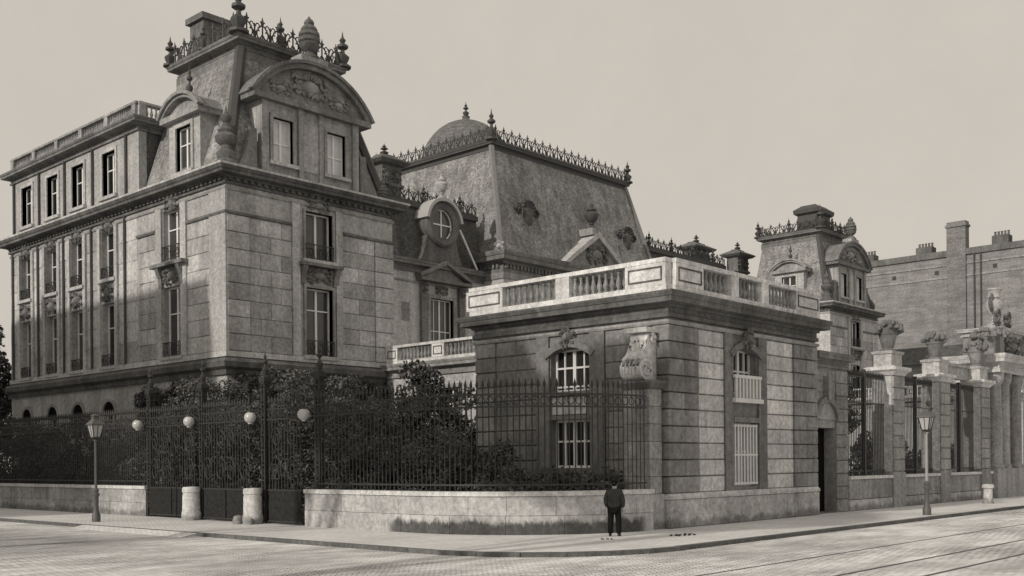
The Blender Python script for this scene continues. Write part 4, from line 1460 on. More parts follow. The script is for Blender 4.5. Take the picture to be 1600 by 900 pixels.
gate('iron foot gate beside the end of the left garden wall', 40.5, 44.7, 24.3)
gate('wide iron carriage gate between the two pale stone bollards', 35.9, 39.7)
gate('iron foot gate between a bollard and the rounded corner wall', 32.5, 35.0)

gp = thing('gate_post', '', 'gate post', (24.15, 40.1, 0), 'iron gate posts with globe lamps')
m = MB()
for sx in (-0.1, 0.1):
    for sy in (-0.1, 0.1):
        m.box(24.35 + sx - 0.035, 24.35 + sx + 0.035, 40.1 + sy - 0.035, 40.1 + sy + 0.035, 0, 5.5)
for k in range(9):
    z = 0.5 + 0.6 * k
    m.box(24.21, 24.49, 39.96, 40.24, z - 0.03, z + 0.03)
    for f_ in (Face('L', 24.24), Face('F', 39.99)):
        c_ = 40.1 if f_.ax == 'L' else 24.35
        m.tube([f_.pt(c_ + 0.07 * math.cos(g_), 0, z + 0.3 + 0.18 * math.sin(g_)) for g_ in [2 * PI * i / 8 for i in range(8)]], 0.02, 4, closed=True)
m.build('lattice_post', 'iron', gp)
MB().mould(rect(24.24, 24.46, 39.99, 40.21), [(-0.1, 5.5), (0.03, 5.5), (0.08, 5.62), (0.08, 5.74), (-0.1, 5.8)]).box(24.2, 24.5, 39.95, 40.25, 5.5, 5.79).build('cap', 'iron', gp)
turned('finial', gp, (24.35, 40.1, 5.76), 1.15, 0.75, FINIAL, 'iron', 8)
lm = MB()
lm.lathe((23.98, 40.62, 3.94), [(0.0, 0), (0.08, 0.0), (0.10, 0.05), (0.17, 0.09), (0.225, 0.17), (0.24, 0.27), (0.22, 0.36), (0.16, 0.43), (0.10, 0.47), (0.0, 0.47)], 16)
gl = lm.build('globe_lamp', 'globe_glass', gp, smooth=True)
m = MB()
m.lathe((23.98, 40.62, 4.4), [(0.0, 0), (0.13, 0), (0.10, 0.07), (0.03, 0.1), (0.03, 0.22), (0, 0.22)], 8)
m.tube([(24.3, 40.2, 4.45), (24.2, 40.3, 4.8), (24.05, 40.5, 4.82), (23.98, 40.62, 4.6)], 0.03, 5)
m.tube([(24.25, 40.25, 4.2), (24.12, 40.42, 4.4), (24.0, 40.55, 4.55)], 0.02, 5)
m.build('lamp_bracket', 'iron', gl)
gp['label'] = 'iron lattice gate post with globe lamp behind the left stone bollard'
dup(gp, (0.1, 4.6, 0), None, 'iron lattice gate post with globe lamp at the left garden wall')
dup(gp, (-0.1, -4.75, 0), None, 'iron lattice gate post with globe lamp behind the right stone bollard')
dup(gp, (-0.05, -8.2, 0), None, 'iron lattice gate post with globe lamp at the corner wall')


def bollard(label, x, y, extra):
    t_ = thing('stone_bollard', label, 'bollard', (x, y, 0), 'pale stone bollards at the carriage gate')
    MB().lathe((x, y, 0), [(0.0, 0), (0.40, 0), (0.41, 0.25), (0.37, 0.42), (0.36, 1.05), (0.34, 1.12), (0.34, 1.16), (0.37, 1.18), (0.37, 1.34), (0.33, 1.40), (0.0, 1.42)], 16).build('shaft', 'bollard_stone', t_, smooth=True)
    if extra:
        MB().lathe((x - 0.42, y + 0.38, 0), [(0.0, 0), (0.2, 0), (0.22, 0.15), (0.17, 0.3), (0.0, 0.36)], 10).build('guard_stone', 'plinth_stone', t_, smooth=True)
        MB().lathe((x - 0.36, y - 0.32, 0), [(0.0, 0), (0.16, 0), (0.17, 0.12), (0.1, 0.24), (0.0, 0.26)], 10).build('guard_stone', 'plinth_stone', t_, smooth=True)
    return t_


bollard('left pale round stone bollard in front of the iron gates', 23.75, 40.1, False)
bollard('right pale round stone bollard with small guard stones at its foot', 23.65, 35.4, True)

# ------------------------------------------------------------------ door portal and gate screen along the street
por = thing('door_portal', 'stone doorway bay with blind arch and dark open side door next to the pavilion', 'doorway', (43.1, 20.9, 0))
Fd = Face('F', 20.62)
wall(por, Fd, PX1 + 0.002, 44.8, 0, 6.3, [(41.75, 43.6, 0, 3.7)], 'screen_stone', 1.0)
MB().fbox(Fd, 41.75, 43.6, -0.6, -0.5, 0.0, 3.7).build('door', 'door_wood', por)
MB().fbox(Fd, 41.75, 43.6, -1.0, 0.02, -0.02, 0.06).build('threshold', 'kerb_granite', por)
a1, a2 = arc_pts(42.68, 1.15, 4.1, 0.95), arc_pts(42.68, 1.15, 4.1, 0.95, grow=-0.25)
MB().ext(Fd, a1 + a2[::-1], -0.05, 0.2).build('arch_hood', 'cornice_stone', por)
MB().ext(Fd, a2, -0.05, 0.06).build('blind_tympanum', 'screen_stone', por)
MB().fbox(Fd, 42.5, 42.9, -0.05, 0.28, 4.9, 5.9).build('keystone', 'carved_stone', por)
for a, b in ((41.42, 41.75), (43.62, 44.79)):
    ashlar(por, Fd, a, b, 0.0, 6.25, 0.585, 2.2, 'pav_quoin', w=0.08)
ashlar(por, Fd, 41.76, 43.6, 5.2, 6.25, 0.55, 1.0, 'pav_quoin', excl=[(42.45, 42.95, 5.0, 6.3)], w=0.05)
cornice(por, [(PX1 + 0.16, 20.62), (44.8, 20.62), (44.8, 21.6)], 6.3, 6.95, 0.35, closed=False)
MB().box(PX1 + 0.01, 44.8, 20.7, 21.6, 6.3, 6.9).build('parapet', 'screen_stone', por)

scr = thing('gate_screen', 'low street wall carrying stone piers and tall iron railings before the court', 'wall', (54, 20.9, 0))
Fs = Face('F', 20.5)
SX = [44.82 + (63.74 - 44.82) * k / 8 for k in range(9)]
for a, b in zip(SX, SX[1:]):
    block(scr, Fs, a, b, 0.0, 0.5, -0.62, 0.03, 'plinth_stone', 'plinth_block', 0.012)
    block(scr, Fs, a, b, 0.5, 1.42, -0.6, 0.0, 'screen_stone', 'ashlar_block', 0.012)
MB().fbox(Fs, 44.82, 63.74, -0.66, 0.07, 1.42, 1.56).build('coping', 'coping_stone', scr)
piers = (49.45, 55.55, 61.75)
pdx = 1.45


def pier(x):
    p_ = MB().box(x, x + pdx, 20.42, 21.5, 0, 1.7).box(x + 0.06, x + pdx - 0.06, 20.48, 21.44, 1.7, 6.4).build('pier', 'screen_stone', scr)
    f_, l_ = Face('F', 20.48), Face('L', x + 0.06)
    for k in range(8):
        z = 1.72 + 0.575 * k
        for a, b in (((x + 0.05, x + 0.7), (x + 0.7, x + pdx - 0.05)) if k % 2 else ((x + 0.05, x + pdx - 0.05),)):
            block(p_, f_, a, b, z, z + 0.575, -0.02, 0.07, 'screen_stone')
    MB().fbox(l_, 20.5, 21.42, -0.02, 0.05, 1.72, 6.3).build('pier_side', 'light_stone', p_)
    r_ = rect(x, x + pdx, 20.42, 21.5)
    MB().mould(r_, [(-0.2, 6.35), (0.0, 6.35), (0.1, 6.5), (0.24, 6.6), (0.24, 6.75), (0.0, 6.8), (-0.2, 6.81)]).box(x + 0.1, x + pdx - 0.1, 20.5, 21.4, 6.3, 6.8).build('pier_cap', 'coping_stone', p_)
    MB().box(x + 0.1, x + pdx - 0.1, 20.52, 21.4, 6.8, 7.5).mould(rect(x + 0.1, x + pdx - 0.1, 20.52, 21.4), [(-0.1, 7.4), (0.06, 7.4), (0.1, 7.52), (-0.1, 7.56)]).build('urn_block', 'light_stone', p_)


for x in piers:
    pier(x)


def flower_urn(x, y, z, label, s_=1.0, seed=1, wide=1.0):
    t_ = thing('flower_urn', label, 'urn', (x, y, z), 'carved flower urns on the gate piers')
    MB().lathe((x, y, z), [(r * s_, h_ * s_) for r, h_ in ((0, 0), (0.34, 0), (0.34, 0.08), (0.24, 0.13), (0.28, 0.2), (0.36, 0.55), (0.42, 0.8), (0.40, 0.84), (0.0, 0.84))], 12).build('basket', 'carved_stone', t_, smooth=True)
    r = random.Random(seed)
    m_ = MB()
    for k in range(34):
        a, e = r.uniform(0, 2 * PI), r.uniform(-0.25, 1.2)
        c = Vector((x + math.cos(a) * math.cos(e) * 0.56 * s_ * wide, y + math.sin(a) * math.cos(e) * 0.56 * s_ * wide, z + 0.98 * s_ + math.sin(e) * 0.36 * s_))
        q = r.uniform(0.09, 0.16) * s_
        m_.lathe((c.x, c.y, c.z - q), [(0, 0), (q * 0.8, q * 0.35), (q, q), (q * 0.7, q * 1.7), (0, q * 2)], 6)
    m_.lathe((x, y, z + 0.75 * s_), [(0, 0), (0.45 * s_, 0.02), (0.48 * s_, 0.3 * s_), (0.25 * s_, 0.52 * s_), (0, 0.55 * s_)], 10)
    m_.build('stone_flowers', 'carved_stone', t_, smooth=True)
    return t_


flower_urn(piers[0] + 0.72, 20.95, 7.56, 'carved stone flower urn on the pier nearest the doorway', 1.05, 1, 1.15)
flower_urn(piers[1] + 0.72, 20.95, 7.56, 'carved stone flower urn on the middle screen pier behind the lamp', 1.05, 2)
flower_urn(piers[2] + 0.72, 20.95, 7.56, 'carved stone flower urn on the screen pier beside the main gate', 1.05, 3)
# railings between the piers
for k, (a, b) in enumerate(((44.85, 49.4), (50.95, 55.5), (57.05, 61.7))):
    F_ = Face('F', 20.85)
    rl = MB().fbox(F_, a, b, -0.03, 0.03, 1.75, 1.82).build('railing', 'iron', scr)
    for z in (4.9, 6.1):
        MB().fbox(F_, a, b, -0.03, 0.03, z, z + 0.07).build('rail', 'iron', rl)
    n_ = int((b - a) / 0.17)
    for j in range(n_):
        u = a + (b - a) * (j + 0.5) / n_
        inst('bar', spear_mesh(4.9), (u, 20.85, 1.56), rl)
    c = (a + b) / 2
    MB().fbox(F_, c - 0.08, c + 0.08, -0.08, 0.08, 1.56, 6.5).build('standard', 'iron', rl)
MB().box(57.25, 61.7, 21.15, 21.5, 6.75, 7.4).box(57.25, 61.7, 21.05, 21.6, 7.4, 7.56).build('lintel', 'light_stone', scr)

gt = thing('main_gate_pier', 'massive stone gate pier with columns and tall sculpted crown at right edge', 'pier', (67.0, 21.4, 0))
MB().box(63.75, 70.2, 20.2, 23.0, 0, 1.7).build('plinth', 'screen_stone', gt)
MB().box(64.1, 70.0, 20.75, 22.8, 1.7, 7.3).build('shaft', 'screen_stone', gt)
for x in (64.6, 66.0, 68.2):
    MB().lathe((x, 20.62, 1.7), [(0, 0), (0.5, 0), (0.5, 0.15), (0.42, 0.25), (0.40, 0.3), (0.40, 2.0), (0.35, 4.9), (0.42, 5.0), (0.5, 5.2), (0.52, 5.6), (0, 5.6)], 16).build('column', 'screen_stone', gt, smooth=True)
cornice(gt, rect(64.0, 70.1, 20.2, 22.9), 7.3, 8.35, 0.55, 'light_stone')
MB().box(64.05, 70.05, 20.25, 22.85, 7.3, 8.34).build('entablature', 'screen_stone', gt)
at_ = MB().box(65.2, 69.6, 20.6, 22.6, 8.34, 9.7).build('attic_block', 'screen_stone', gt)
cornice(at_, rect(65.2, 69.6, 20.6, 22.6), 9.6, 10.05, 0.3, 'light_stone')
for s_ in (-1, 1):
    Fv = Face('F', 20.6)
    c0 = 67.4 + s_ * 2.15
    MB().ext(Fv, [(c0, 8.36), (c0 + s_ * 1.0, 8.36), (c0 + s_ * 0.95, 8.75), (c0 + s_ * 0.5, 9.0), (c0 + s_ * 0.25, 9.6), (c0, 9.65)], -1.6, 0.1).build('volute', 'carved_stone', gt)
carved(gt, Face('F', 20.6), 67.4, 9.0, 2.2, 1.3, 0.35)
bg_ = thing('trophy_vase', 'tall carved stone vase crowning the main gate pier', 'urn', (67.1, 21.4, 10.05))
MB().box(66.6, 67.6, 20.9, 21.9, 10.05, 10.35).build('vase_foot', 'light_stone', bg_)
MB().lathe((67.1, 21.4, 10.3), [(r * 1.35, h_ * 2.4) for r, h_ in URN[:-4]] + [(0.36, 2.1), (0.48, 2.25), (0.42, 2.32), (0, 2.34)], 14).build('vase', 'light_stone', bg_, smooth=True)
for s_ in (-1, 1):
    MB().tube([(67.1 + s_ * (0.44 + 0.36 * math.sin(PI * k / 8)), 21.4, 11.2 + 1.05 * k / 8) for k in range(9)], 0.09, 6).build('handle', 'carved_stone', bg_)
    carved(bg_, Face('F', 21.1), 67.1 + s_ * 0.95, 10.7, 1.1, 1.2, 0.35, 'carved_stone', 'trophy')
flower_urn(64.7, 20.9, 8.36, 'carved stone flower basket at the corner of the main gate pier', 1.2, 6, 1.45)
flower_urn(69.6, 20.9, 8.36, 'carved stone flower basket at the far end of the main gate pier', 1.2, 8, 1.45)

ss = thing('guard_stone', 'small pale stone post on the pavement near the main gate', 'bollard', (56.2, 18.3, 0))
MB().lathe((56.2, 18.3, 0), [(0, 0), (0.28, 0), (0.28, 0.1), (0.23, 0.16), (0.21, 0.75), (0.30, 0.8), (0.30, 0.92), (0.24, 0.98), (0, 1.0)], 14).build('shaft', 'bollard_stone', ss, smooth=True)

# ------------------------------------------------------------------ street lamps


def street_lamp(x, y, label, shaft_mat, base_h):
    t_ = thing('street_lamp', label, 'street lamp', (x, y, 0), 'gas street lamps on the pavement')
    MB().lathe((x, y, -0.01), [(0, 0), (0.17, 0), (0.17, 0.30), (0.13, 0.36), (0.12, 0.42), (0.10, 0.48), (0.10, 1.05), (0.14, 1.10), (0.14, 1.18), (0.09, 1.22), (0.12, 1.32), (0.06, 1.42), (0, 1.42)], 12).build('base', 'lamp_iron', t_, smooth=True)
    MB().lathe((x, y, 1.38), [(0, 0), (0.062, 0), (0.052, 1.95), (0.09, 1.98), (0.09, 2.03), (0.05, 2.06), (0.06, 2.12), (0.0, 2.12)], 10).build('shaft', shaft_mat, t_, smooth=True)
    zb_ = 3.5
    ln = MB()
    ln.loft([[(x + sx * q, y + sy * q, z) for sx, sy in ((-1, -1), (1, -1), (1, 1), (-1, 1))] for z, q in ((zb_, 0.13), (zb_ + 0.52, 0.235))])
    lan = ln.build('lantern', 'lantern_glass', t_)
    fr = MB()
    for sx, sy in ((-1, -1), (1, -1), (1, 1), (-1, 1)):
        fr.tube([(x + sx * 0.135, y + sy * 0.135, zb_), (x + sx * 0.24, y + sy * 0.24, zb_ + 0.53)], 0.026, 4)
    for sx, sy in ((-1, 0), (1, 0), (0, -1), (0, 1)):
        fr.tube([(x + sx * 0.135, y + sy * 0.135, zb_), (x + sx * 0.24, y + sy * 0.24, zb_ + 0.53)], 0.015, 4)
    fr.lathe((x, y, zb_ - 0.06), [(0, 0), (0.07, 0), (0.19, 0.06), (0.19, 0.09), (0, 0.09)], 8)
    fr.build('lantern_frame', 'iron', lan)
    MB().loft([[(x + sx * q, y + sy * q, z) for sx, sy in ((-1, -1), (1, -1), (1, 1), (-1, 1))] for z, q in ((zb_ + 0.53, 0.29), (zb_ + 0.58, 0.28), (zb_ + 0.76, 0.13), (zb_ + 0.78, 0.12), (zb_ + 0.88, 0.12), (zb_ + 0.91, 0.15), (zb_ + 0.93, 0.15), (zb_ + 1.0, 0.03))]).build('lantern_roof', 'lamp_iron', lan)
    m_ = MB()
    for s_ in (-1, 1):
        m_.tube([(x, y, 3.35), (x + s_ * 0.09, y, 3.38), (x + s_ * 0.15, y, 3.48)], 0.02, 4)
    m_.build('ladder_bracket', 'lamp_iron', t_)


street_lamp(20.7, 42.4, 'dark iron gas lamp post in front of the left garden wall', 'lamp_iron', 1)
street_lamp(43.6, 16.62, 'pale painted gas lamp post in front of the gate screen', 'lamp_paint', 1)

# ------------------------------------------------------------------ firewall building beyond the palace
fwb = thing('neighbour_house', 'tall bare-walled house with chimneys behind the gate at right', 'building', (150, 50, 0))
Ff = Face('L', 140.0)
MB().box(140, 165, 20, 80, 0, 28.6).build('party_wall', 'brick_far', fwb)
MB().fbox(Ff, 20, 80, -1.0, 0.25, 28.6, 29.4).build('parapet', 'chimney_brick', fwb)
MB().fbox(Ff, 20, 80, -0.05, 0.12, 27.4, 27.6).fbox(Ff, 20, 80, -0.05, 0.10, 25.8, 26.05).build('string_course', 'screen_stone', fwb)
ck = MB().fbox(Ff, 48.0, 50.4, -1.0, 0.35, 0, 33.0).fbox(Ff, 47.85, 50.55, -1.1, 0.5, 32.3, 32.6).build('chimney', 'brick_far', fwb)
for a, b, z in ((52.6, 54.7, 30.4), (43.0, 45.0, 30.6), (60.5, 62.5, 30.4)):
    c_ = MB().fbox(Ff, a, b, -2.0, -0.4, 28.6, z).build('chimney', 'chimney_brick', fwb)
    for j in range(5):
        turned('chimney_pot', c_, (141.2, a + (b - a) * (j + 0.5) / 5, z), 0.6, 0.8, [(0, 0), (0.2, 0), (0.16, 0.8), (0.2, 0.85), (0.2, 1.0), (0, 1.0)], 'chimney_brick', 6)
for y in (47.0, 46.2):
    MB().tube([(139.82, y, 2), (139.82, y, 28.6)], 0.10, 6).build('drainpipe', 'lead_dark', fwb)
for y in (57.5, 51.8, 44.5):
    MB().fbox(Ff, y - 0.25, y + 0.25, -0.1, 0.06, 26.45, 26.95).build('vent', 'iron', fwb)
low = thing('stable_range', 'low dark-roofed outbuilding behind the urns of the gate screen', 'building', (128, 50, 0))
MB().box(122, 134, 30, 72, 0, 13.2).build('wall', 'brick_far', low)
MB().loft([[(121.6, 29.6, 13.2), (134.4, 29.6, 13.2), (134.4, 72.4, 13.2), (121.6, 72.4, 13.2)], [(126, 31, 15.6), (130, 31, 15.6), (130, 71, 15.6), (126, 71, 15.6)]]).build('roof', 'slate_dark', low)

# ------------------------------------------------------------------ planting


def rc(n_, xr_, yr_, zf, rr, seed):
    r = random.Random(seed)
    out = []
    for _ in range(n_):
        x, y = r.uniform(*xr_), r.uniform(*yr_)
        h_ = zf(x, y)
        out.append((x, y, r.uniform(0.15, 1.0) * h_, r.uniform(*rr)))
    return out


def stuff(name, cl, per, leaf, mat, label, cat, seed):
    o = inst(name, leaf_mesh(name, clumps(cl, per, seed), leaf, mat, seed), (0, 0, 0), None)
    o['kind'] = 'stuff'
    o['label'] = label
    o['category'] = cat
    return o


cl = rc(420, (25.2, 29.6), (44, 76), lambda x, y: 4.1 + 0.5 * math.sin(y * 1.3) + 0.4 * math.sin(y * 0.5 + 1), (0.35, 0.75), 1)
cl += rc(420, (25.4, 29.6), (31.5, 46), lambda x, y: 5.3 + 0.8 * math.sin(y * 0.9), (0.35, 0.75), 2)
cl += rc(330, (24.9, 29.6), (26.4, 33), lambda x, y: 3.0 + 0.4 * math.sin(y * 1.7 + x) + 0.5 * (y > 30), (0.3, 0.6), 3)
cl += [c for c in rc(420, (25.2, 29.9), (21.4, 27), lambda x, y: 1.7 + 0.3 * math.sin(y * 2.1 + x), (0.2, 0.42), 4) if (c[0] - 29.4) ** 2 + (c[1] - 26) ** 2 < 4.6 ** 2 or c[1] > 26]
stuff('shrubbery', cl, 560, 0.075, 'leaf_shrub', 'dense dark shrubbery filling the garden behind the iron fence', 'shrubs', 5)
iv = rc(520, (31.0, 42.0), (48.0, 48.4), lambda x, y: 7.1, (0.25, 0.5), 6) + rc(200, (30.4, 30.8), (48.4, 57.5), lambda x, y: 6.7, (0.25, 0.5), 7)
stuff('ivy', iv, 620, 0.075, 'leaf_dark', 'dark ivy climbing the basement walls of the left wing', 'ivy', 8)


def crown_of(n_, rx, ry, z0, z1, rr, seed, taper=0.5):
    r = random.Random(seed)
    out = []
    while len(out) < n_:
        a, b, c = r.uniform(-1, 1), r.uniform(-1, 1), r.uniform(0, 1)
        prof_ = math.sin(PI * min(1, 0.12 + c * 0.88) ** taper) if taper else 1
        if a * a + b * b < prof_ ** 2 + 0.05:
            out.append((a * rx, b * ry, z0 + (z1 - z0) * c, r.uniform(*rr)))
    return out


tree('evergreen_tree', 'dark bushy evergreen in front of the white terrace balustrade', 'tree', (33.6, 36.4, 0), 7.6, crown_of(70, 2.3, 2.6, 2.0, 6.9, (0.5, 0.9), 4, 0.7), 'leaf_dark', 0.2, 420, 0.12, seed=4)
tree('evergreen_tree', 'smaller dark evergreen beside the pavilion, below the terrace balustrade', 'tree', (33.4, 33.3, 0), 6.0, crown_of(40, 1.5, 1.6, 1.2, 5.4, (0.4, 0.7), 5, 0.7), 'leaf_dark', 0.15, 420, 0.12, seed=5)
tree('garden_tree', 'dark leafy tree at the far left edge beyond the wing', 'tree', (31.5, 84, 0), 15, crown_of(80, 3.4, 3.6, 3, 13.6, (0.8, 1.4), 6, 0.8), 'leaf_dark', 0.35, 160, 0.2, seed=6)
for k, (x, y, h_, lab) in enumerate(((63.0, 33.0, 5.0, 'rounded dark bush in the court behind the first railing bay'), (72.5, 31.0, 4.6, 'dark court bush seen through the middle railing bay'), (80.0, 29.0, 4.2, 'dark court bush seen through the railing bay next to the main gate'))):
    tree('court_bush', lab, 'bush', (x, y, 0), h_, crown_of(46, 2.2, 2.2, 0.6, h_ - 0.3, (0.5, 0.85), 20 + k, 0.8), 'leaf_dark', 0.15, 300, 0.14, 'dark bushes in the court', seed=20 + k)
tree('garden_tree', 'dark tree crown behind the gate screen, left of the first pier', 'tree', (84.0, 42.0, 0), 11, crown_of(60, 3.6, 3.6, 4.5, 10.6, (0.8, 1.3), 31, 0.8), 'leaf_dark', 0.3, 170, 0.18, seed=31)

# ------------------------------------------------------------------ a man standing at the wall


def skin_obj(name, verts, edges, radii, mat, parent, origin, rot, sub=2):
    me = bpy.data.meshes.new(name)
    me.from_pydata(verts, edges, [])
    o = bpy.data.objects.new(name, me)
    col.objects.link(o)
    place(o, origin, parent)
    md = o.modifiers.new('skin', 'SKIN')
    md.use_smooth_shade = True
    if not me.skin_vertices:
        bpy.context.view_layer.objects.active = o
    for v, r in zip(me.skin_vertices[0].data, radii):
        v.radius = r if isinstance(r, tuple) else (r, r)
    me.skin_vertices[0].data[0].use_root = True
    s_ = o.modifiers.new('sub', 'SUBSURF')
    s_.levels = s_.render_levels = sub
    me.materials.append(MATS[mat])
    return o


man = thing('person', 'man in dark jacket, dark trousers and cap standing before the rounded corner wall', 'person', (26.33, 19.73, 0))
man.rotation_euler.z = -math.asin(SN) - 0.25
MO = Vector((26.33, 19.73, 0))
bv = [(0, 0, 0.93), (0, -0.01, 1.12), (0, 0.0, 1.32), (0, 0.02, 1.45), (0, 0.05, 1.53), (0.0, 0.075, 1.62),
      (-0.10, 0, 0.88), (-0.12, 0.02, 0.49), (-0.135, -0.01, 0.09), (-0.15, 0.13, 0.03),
      (0.10, 0, 0.88), (0.125, 0.03, 0.49), (0.135, 0.0, 0.09), (0.155, 0.14, 0.03),
      (-0.19, 0.01, 1.40), (-0.245, -0.01, 1.13), (-0.225, 0.07, 0.90), (-0.215, 0.10, 0.83),
      (0.19, 0.01, 1.40), (0.25, 0.0, 1.13), (0.245, 0.06, 0.88), (0.24, 0.09, 0.81)]
be = [(0, 1), (1, 2), (2, 3), (3, 4), (4, 5), (0, 6), (6, 7), (7, 8), (8, 9), (0, 10), (10, 11), (11, 12), (12, 13), (2, 14), (14, 15), (15, 16), (16, 17), (2, 18), (18, 19), (19, 20), (20, 21)]
br = [0.13, 0.13, 0.15, 0.065, 0.085, 0.085, 0.085, 0.055, 0.04, 0.035, 0.085, 0.055, 0.04, 0.035, 0.065, 0.045, 0.03, 0.028, 0.065, 0.045, 0.03, 0.028]
body = skin_obj('body', bv, be, br, 'skin', man, MO, 0)
# jacket: torso and sleeves, hem at mid-thigh
cv = [(0, 0.0, 0.86), (0, 0, 0.98), (0, -0.01, 1.15), (0, 0.0, 1.33), (0, 0.02, 1.445), (-0.19, 0.0, 1.39), (-0.265, -0.02, 1.13), (-0.24, 0.055, 0.91), (0.19, 0.0, 1.39), (0.27, -0.01, 1.13), (0.26, 0.045, 0.89)]
ce = [(0, 1), (1, 2), (2, 3), (3, 4), (3, 5), (5, 6), (6, 7), (3, 8), (8, 9), (9, 10)]
skin_obj('jacket', cv, ce, [(0.235, 0.175), (0.235, 0.17), (0.215, 0.165), (0.225, 0.165), (0.085, 0.08), 0.105, 0.085, 0.066, 0.105, 0.085, 0.066], 'coat_cloth', man, MO, 0)
tv = [(0, 0, 0.92), (-0.10, 0, 0.84), (-0.12, 0.02, 0.48), (-0.135, -0.005, 0.06), (0.10, 0, 0.84), (0.125, 0.03, 0.48), (0.135, 0.005, 0.06)]
skin_obj('trousers', tv, [(0, 1), (1, 2), (2, 3), (0, 4), (4, 5), (5, 6)], [0.165, 0.122, 0.10, 0.09, 0.122, 0.10, 0.09], 'trouser_cloth', man, MO, 0)
for s_ in (-1, 1):
    skin_obj('shoe', [(s_ * 0.135, -0.06, 0.045), (s_ * 0.145, 0.06, 0.045), (s_ * 0.16, 0.17, 0.035)], [(0, 1), (1, 2)], [0.045, 0.05, 0.038], 'shoe_leather', man, MO, 0)
    hx = s_ * 0.235
    hv = [(hx, 0.09, 0.82), (hx, 0.10, 0.76)]
    he = [(0, 1)]
    hr = [0.03, 0.034]
    for j, (dy, ln_) in enumerate(((-0.03, 0.07), (-0.01, 0.085), (0.012, 0.08), (0.032, 0.062))):
        hv += [(hx, 0.10 + dy, 0.735), (hx - s_ * 0.01, 0.105 + dy, 0.735 - ln_ * 0.55), (hx - s_ * 0.025, 0.10 + dy, 0.735 - ln_)]
        b0 = 2 + 3 * j
        he += [(1, b0), (b0, b0 + 1), (b0 + 1, b0 + 2)]
        hr += [0.011, 0.010, 0.008]
    hv += [(hx - s_ * 0.02, 0.14, 0.775), (hx - s_ * 0.03, 0.155, 0.735)]
    he += [(0, len(hv) - 2), (len(hv) - 2, len(hv) - 1)]
    hr += [0.012, 0.009]
    skin_obj('hand', hv, he, hr, 'skin', man, MO, 0, 1)
hd = MB()
for zz, rx, ry, oy in ((1.515, 0.04, 0.05, 0.085), (1.54, 0.058, 0.078, 0.08), (1.58, 0.068, 0.09, 0.078), (1.63, 0.074, 0.096, 0.072), (1.67, 0.072, 0.092, 0.07)):
    pass
heads = [[(rx * math.cos(2 * PI * j / 14), oy + ry * math.sin(2 * PI * j / 14), zz) for j in range(14)] for zz, rx, ry, oy in ((1.49, 0.045, 0.05, 0.05), (1.515, 0.052, 0.066, 0.07), (1.55, 0.064, 0.086, 0.075), (1.60, 0.073, 0.096, 0.075), (1.65, 0.076, 0.098, 0.07), (1.70, 0.06, 0.08, 0.066))]
hd.loft(heads)
hd.tube([(0, 0.165, 1.605), (0, 0.19, 1.575), (0, 0.165, 1.565)], [0.012, 0.018, 0.012], 6)
for s_ in (-1, 1):
    hd.tube([(s_ * 0.072, 0.065, 1.62), (s_ * 0.088, 0.055, 1.60), (s_ * 0.074, 0.065, 1.565)], [0.012, 0.02, 0.01], 6)


def man_part(mb_, name, mat):
    o = mb_.build(name, mat, None, smooth=True, origin=(0, 0, 0))
    o.parent = man
    o.location = (0, 0, 0)
    return o


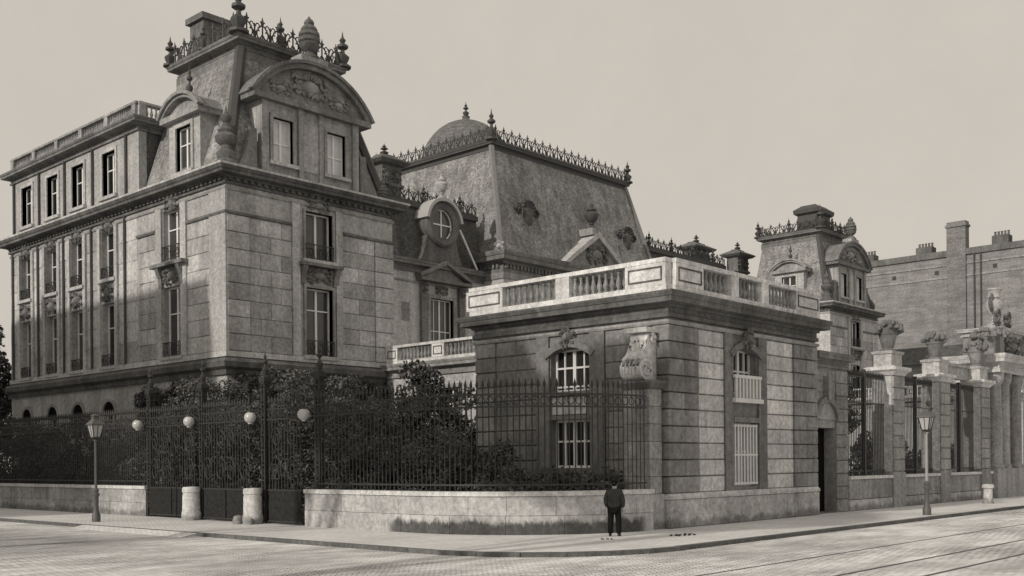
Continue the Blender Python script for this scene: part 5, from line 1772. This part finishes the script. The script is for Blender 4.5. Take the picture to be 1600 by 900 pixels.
hdo = man_part(hd, 'head', 'skin')
ey = MB()
for s_ in (-1, 1):
    ey.lathe((s_ * 0.03, 0.166, 1.60), [(0, 0), (0.01, 0.006), (0, 0.014)], 6)
man_part(ey, 'eyes', 'black_felt')
ct = MB()
ct.lathe((0, 0.068, 1.635), [(0.088, 0), (0.094, 0.03), (0.108, 0.07), (0.10, 0.098), (0.06, 0.11), (0, 0.112)], 16)
ct.loft([[(0.085 * math.cos(a), 0.09 + q * math.sin(a), z) for a in [PI * j / 10 for j in range(11)]] for z, q in ((1.642, 0.15), (1.654, 0.145))])
man_part(ct, 'cap', 'black_felt')
hh = MB()
hh.loft([[(rx * math.cos(a), 0.05 + ry * math.sin(a), z) for a in [PI + PI * j / 8 for j in range(9)]] for z, rx, ry in ((1.56, 0.07, 0.075), (1.60, 0.08, 0.085), (1.65, 0.082, 0.088))])
man_part(hh, 'hair', 'trouser_cloth')

# scraps on the pavement
for k, (x, y, lab) in enumerate(((25.1, 19.1, 'tiny dark clod on the pavement left of the standing man'), (28.0, 18.2, 'scatter of small dark clods on the pavement below the pavilion corner'))):
    r = random.Random(40 + k)
    m = MB()
    for j in range(5 + 7 * k):
        q = r.uniform(0.025, 0.06)
        m.lathe((x + r.uniform(-0.12, 0.12) * (1 + 4 * k), y + r.uniform(-0.12, 0.12) * (1 + k), 0.001), [(0, 0), (q, q * 0.2), (q * 0.7, q * 0.9), (0, q)], 6)
    tag(m.build('dung_clods', 'clod', None), lab, 'clods')['kind'] = 'stuff'

# ------------------------------------------------------------------ across the side street (outside the view): what casts the shade
opp = thing('opposite_house', 'tall house across the side street, outside the picture, shading the left wing', 'building', (-4, 78, 0))
MB().box(-12, 3.5, 52.0, 110, -0.12, 25.0).build('wall', 'far_opposite', opp)
MB().loft([[(-12.4, 51.8, 25.0), (3.9, 51.8, 25.0), (3.9, 110, 25.0), (-12.4, 110, 25.0)], [(-9, 53, 27.5), (-3, 53, 27.5), (-3, 108, 27.5), (-9, 108, 27.5)]]).build('roof', 'slate_dark', opp)
for y in (54.5, 62.5, 71.5):
    MB().box(2.2, 3.4, y, y + 1.0, 25, 26.4).build('chimney', 'chimney_brick', opp)
for k, (y, oy) in enumerate(((19.9, 3.4), (34.2, -4.2))):  # unseen trees added, crowns shaped to shade the pavilion's left face
    tree('added_shade_tree', ('tall added shade tree across the side street, outside the picture, nearer the corner', 'tall added shade tree across the side street, outside the picture, away from the corner')[k], 'tree', (1.0, y, -0.12), 21,
         [(a, b + oy, c, d) for a, b, c, d in crown_of(150, 2.6, 4.2, 13.6, 20.6, (0.8, 1.3), 50 + k, 0.9)], 'leaf_tree', 0.35, 240, 0.2, 'added shade trees across the side street', seed=50 + k)
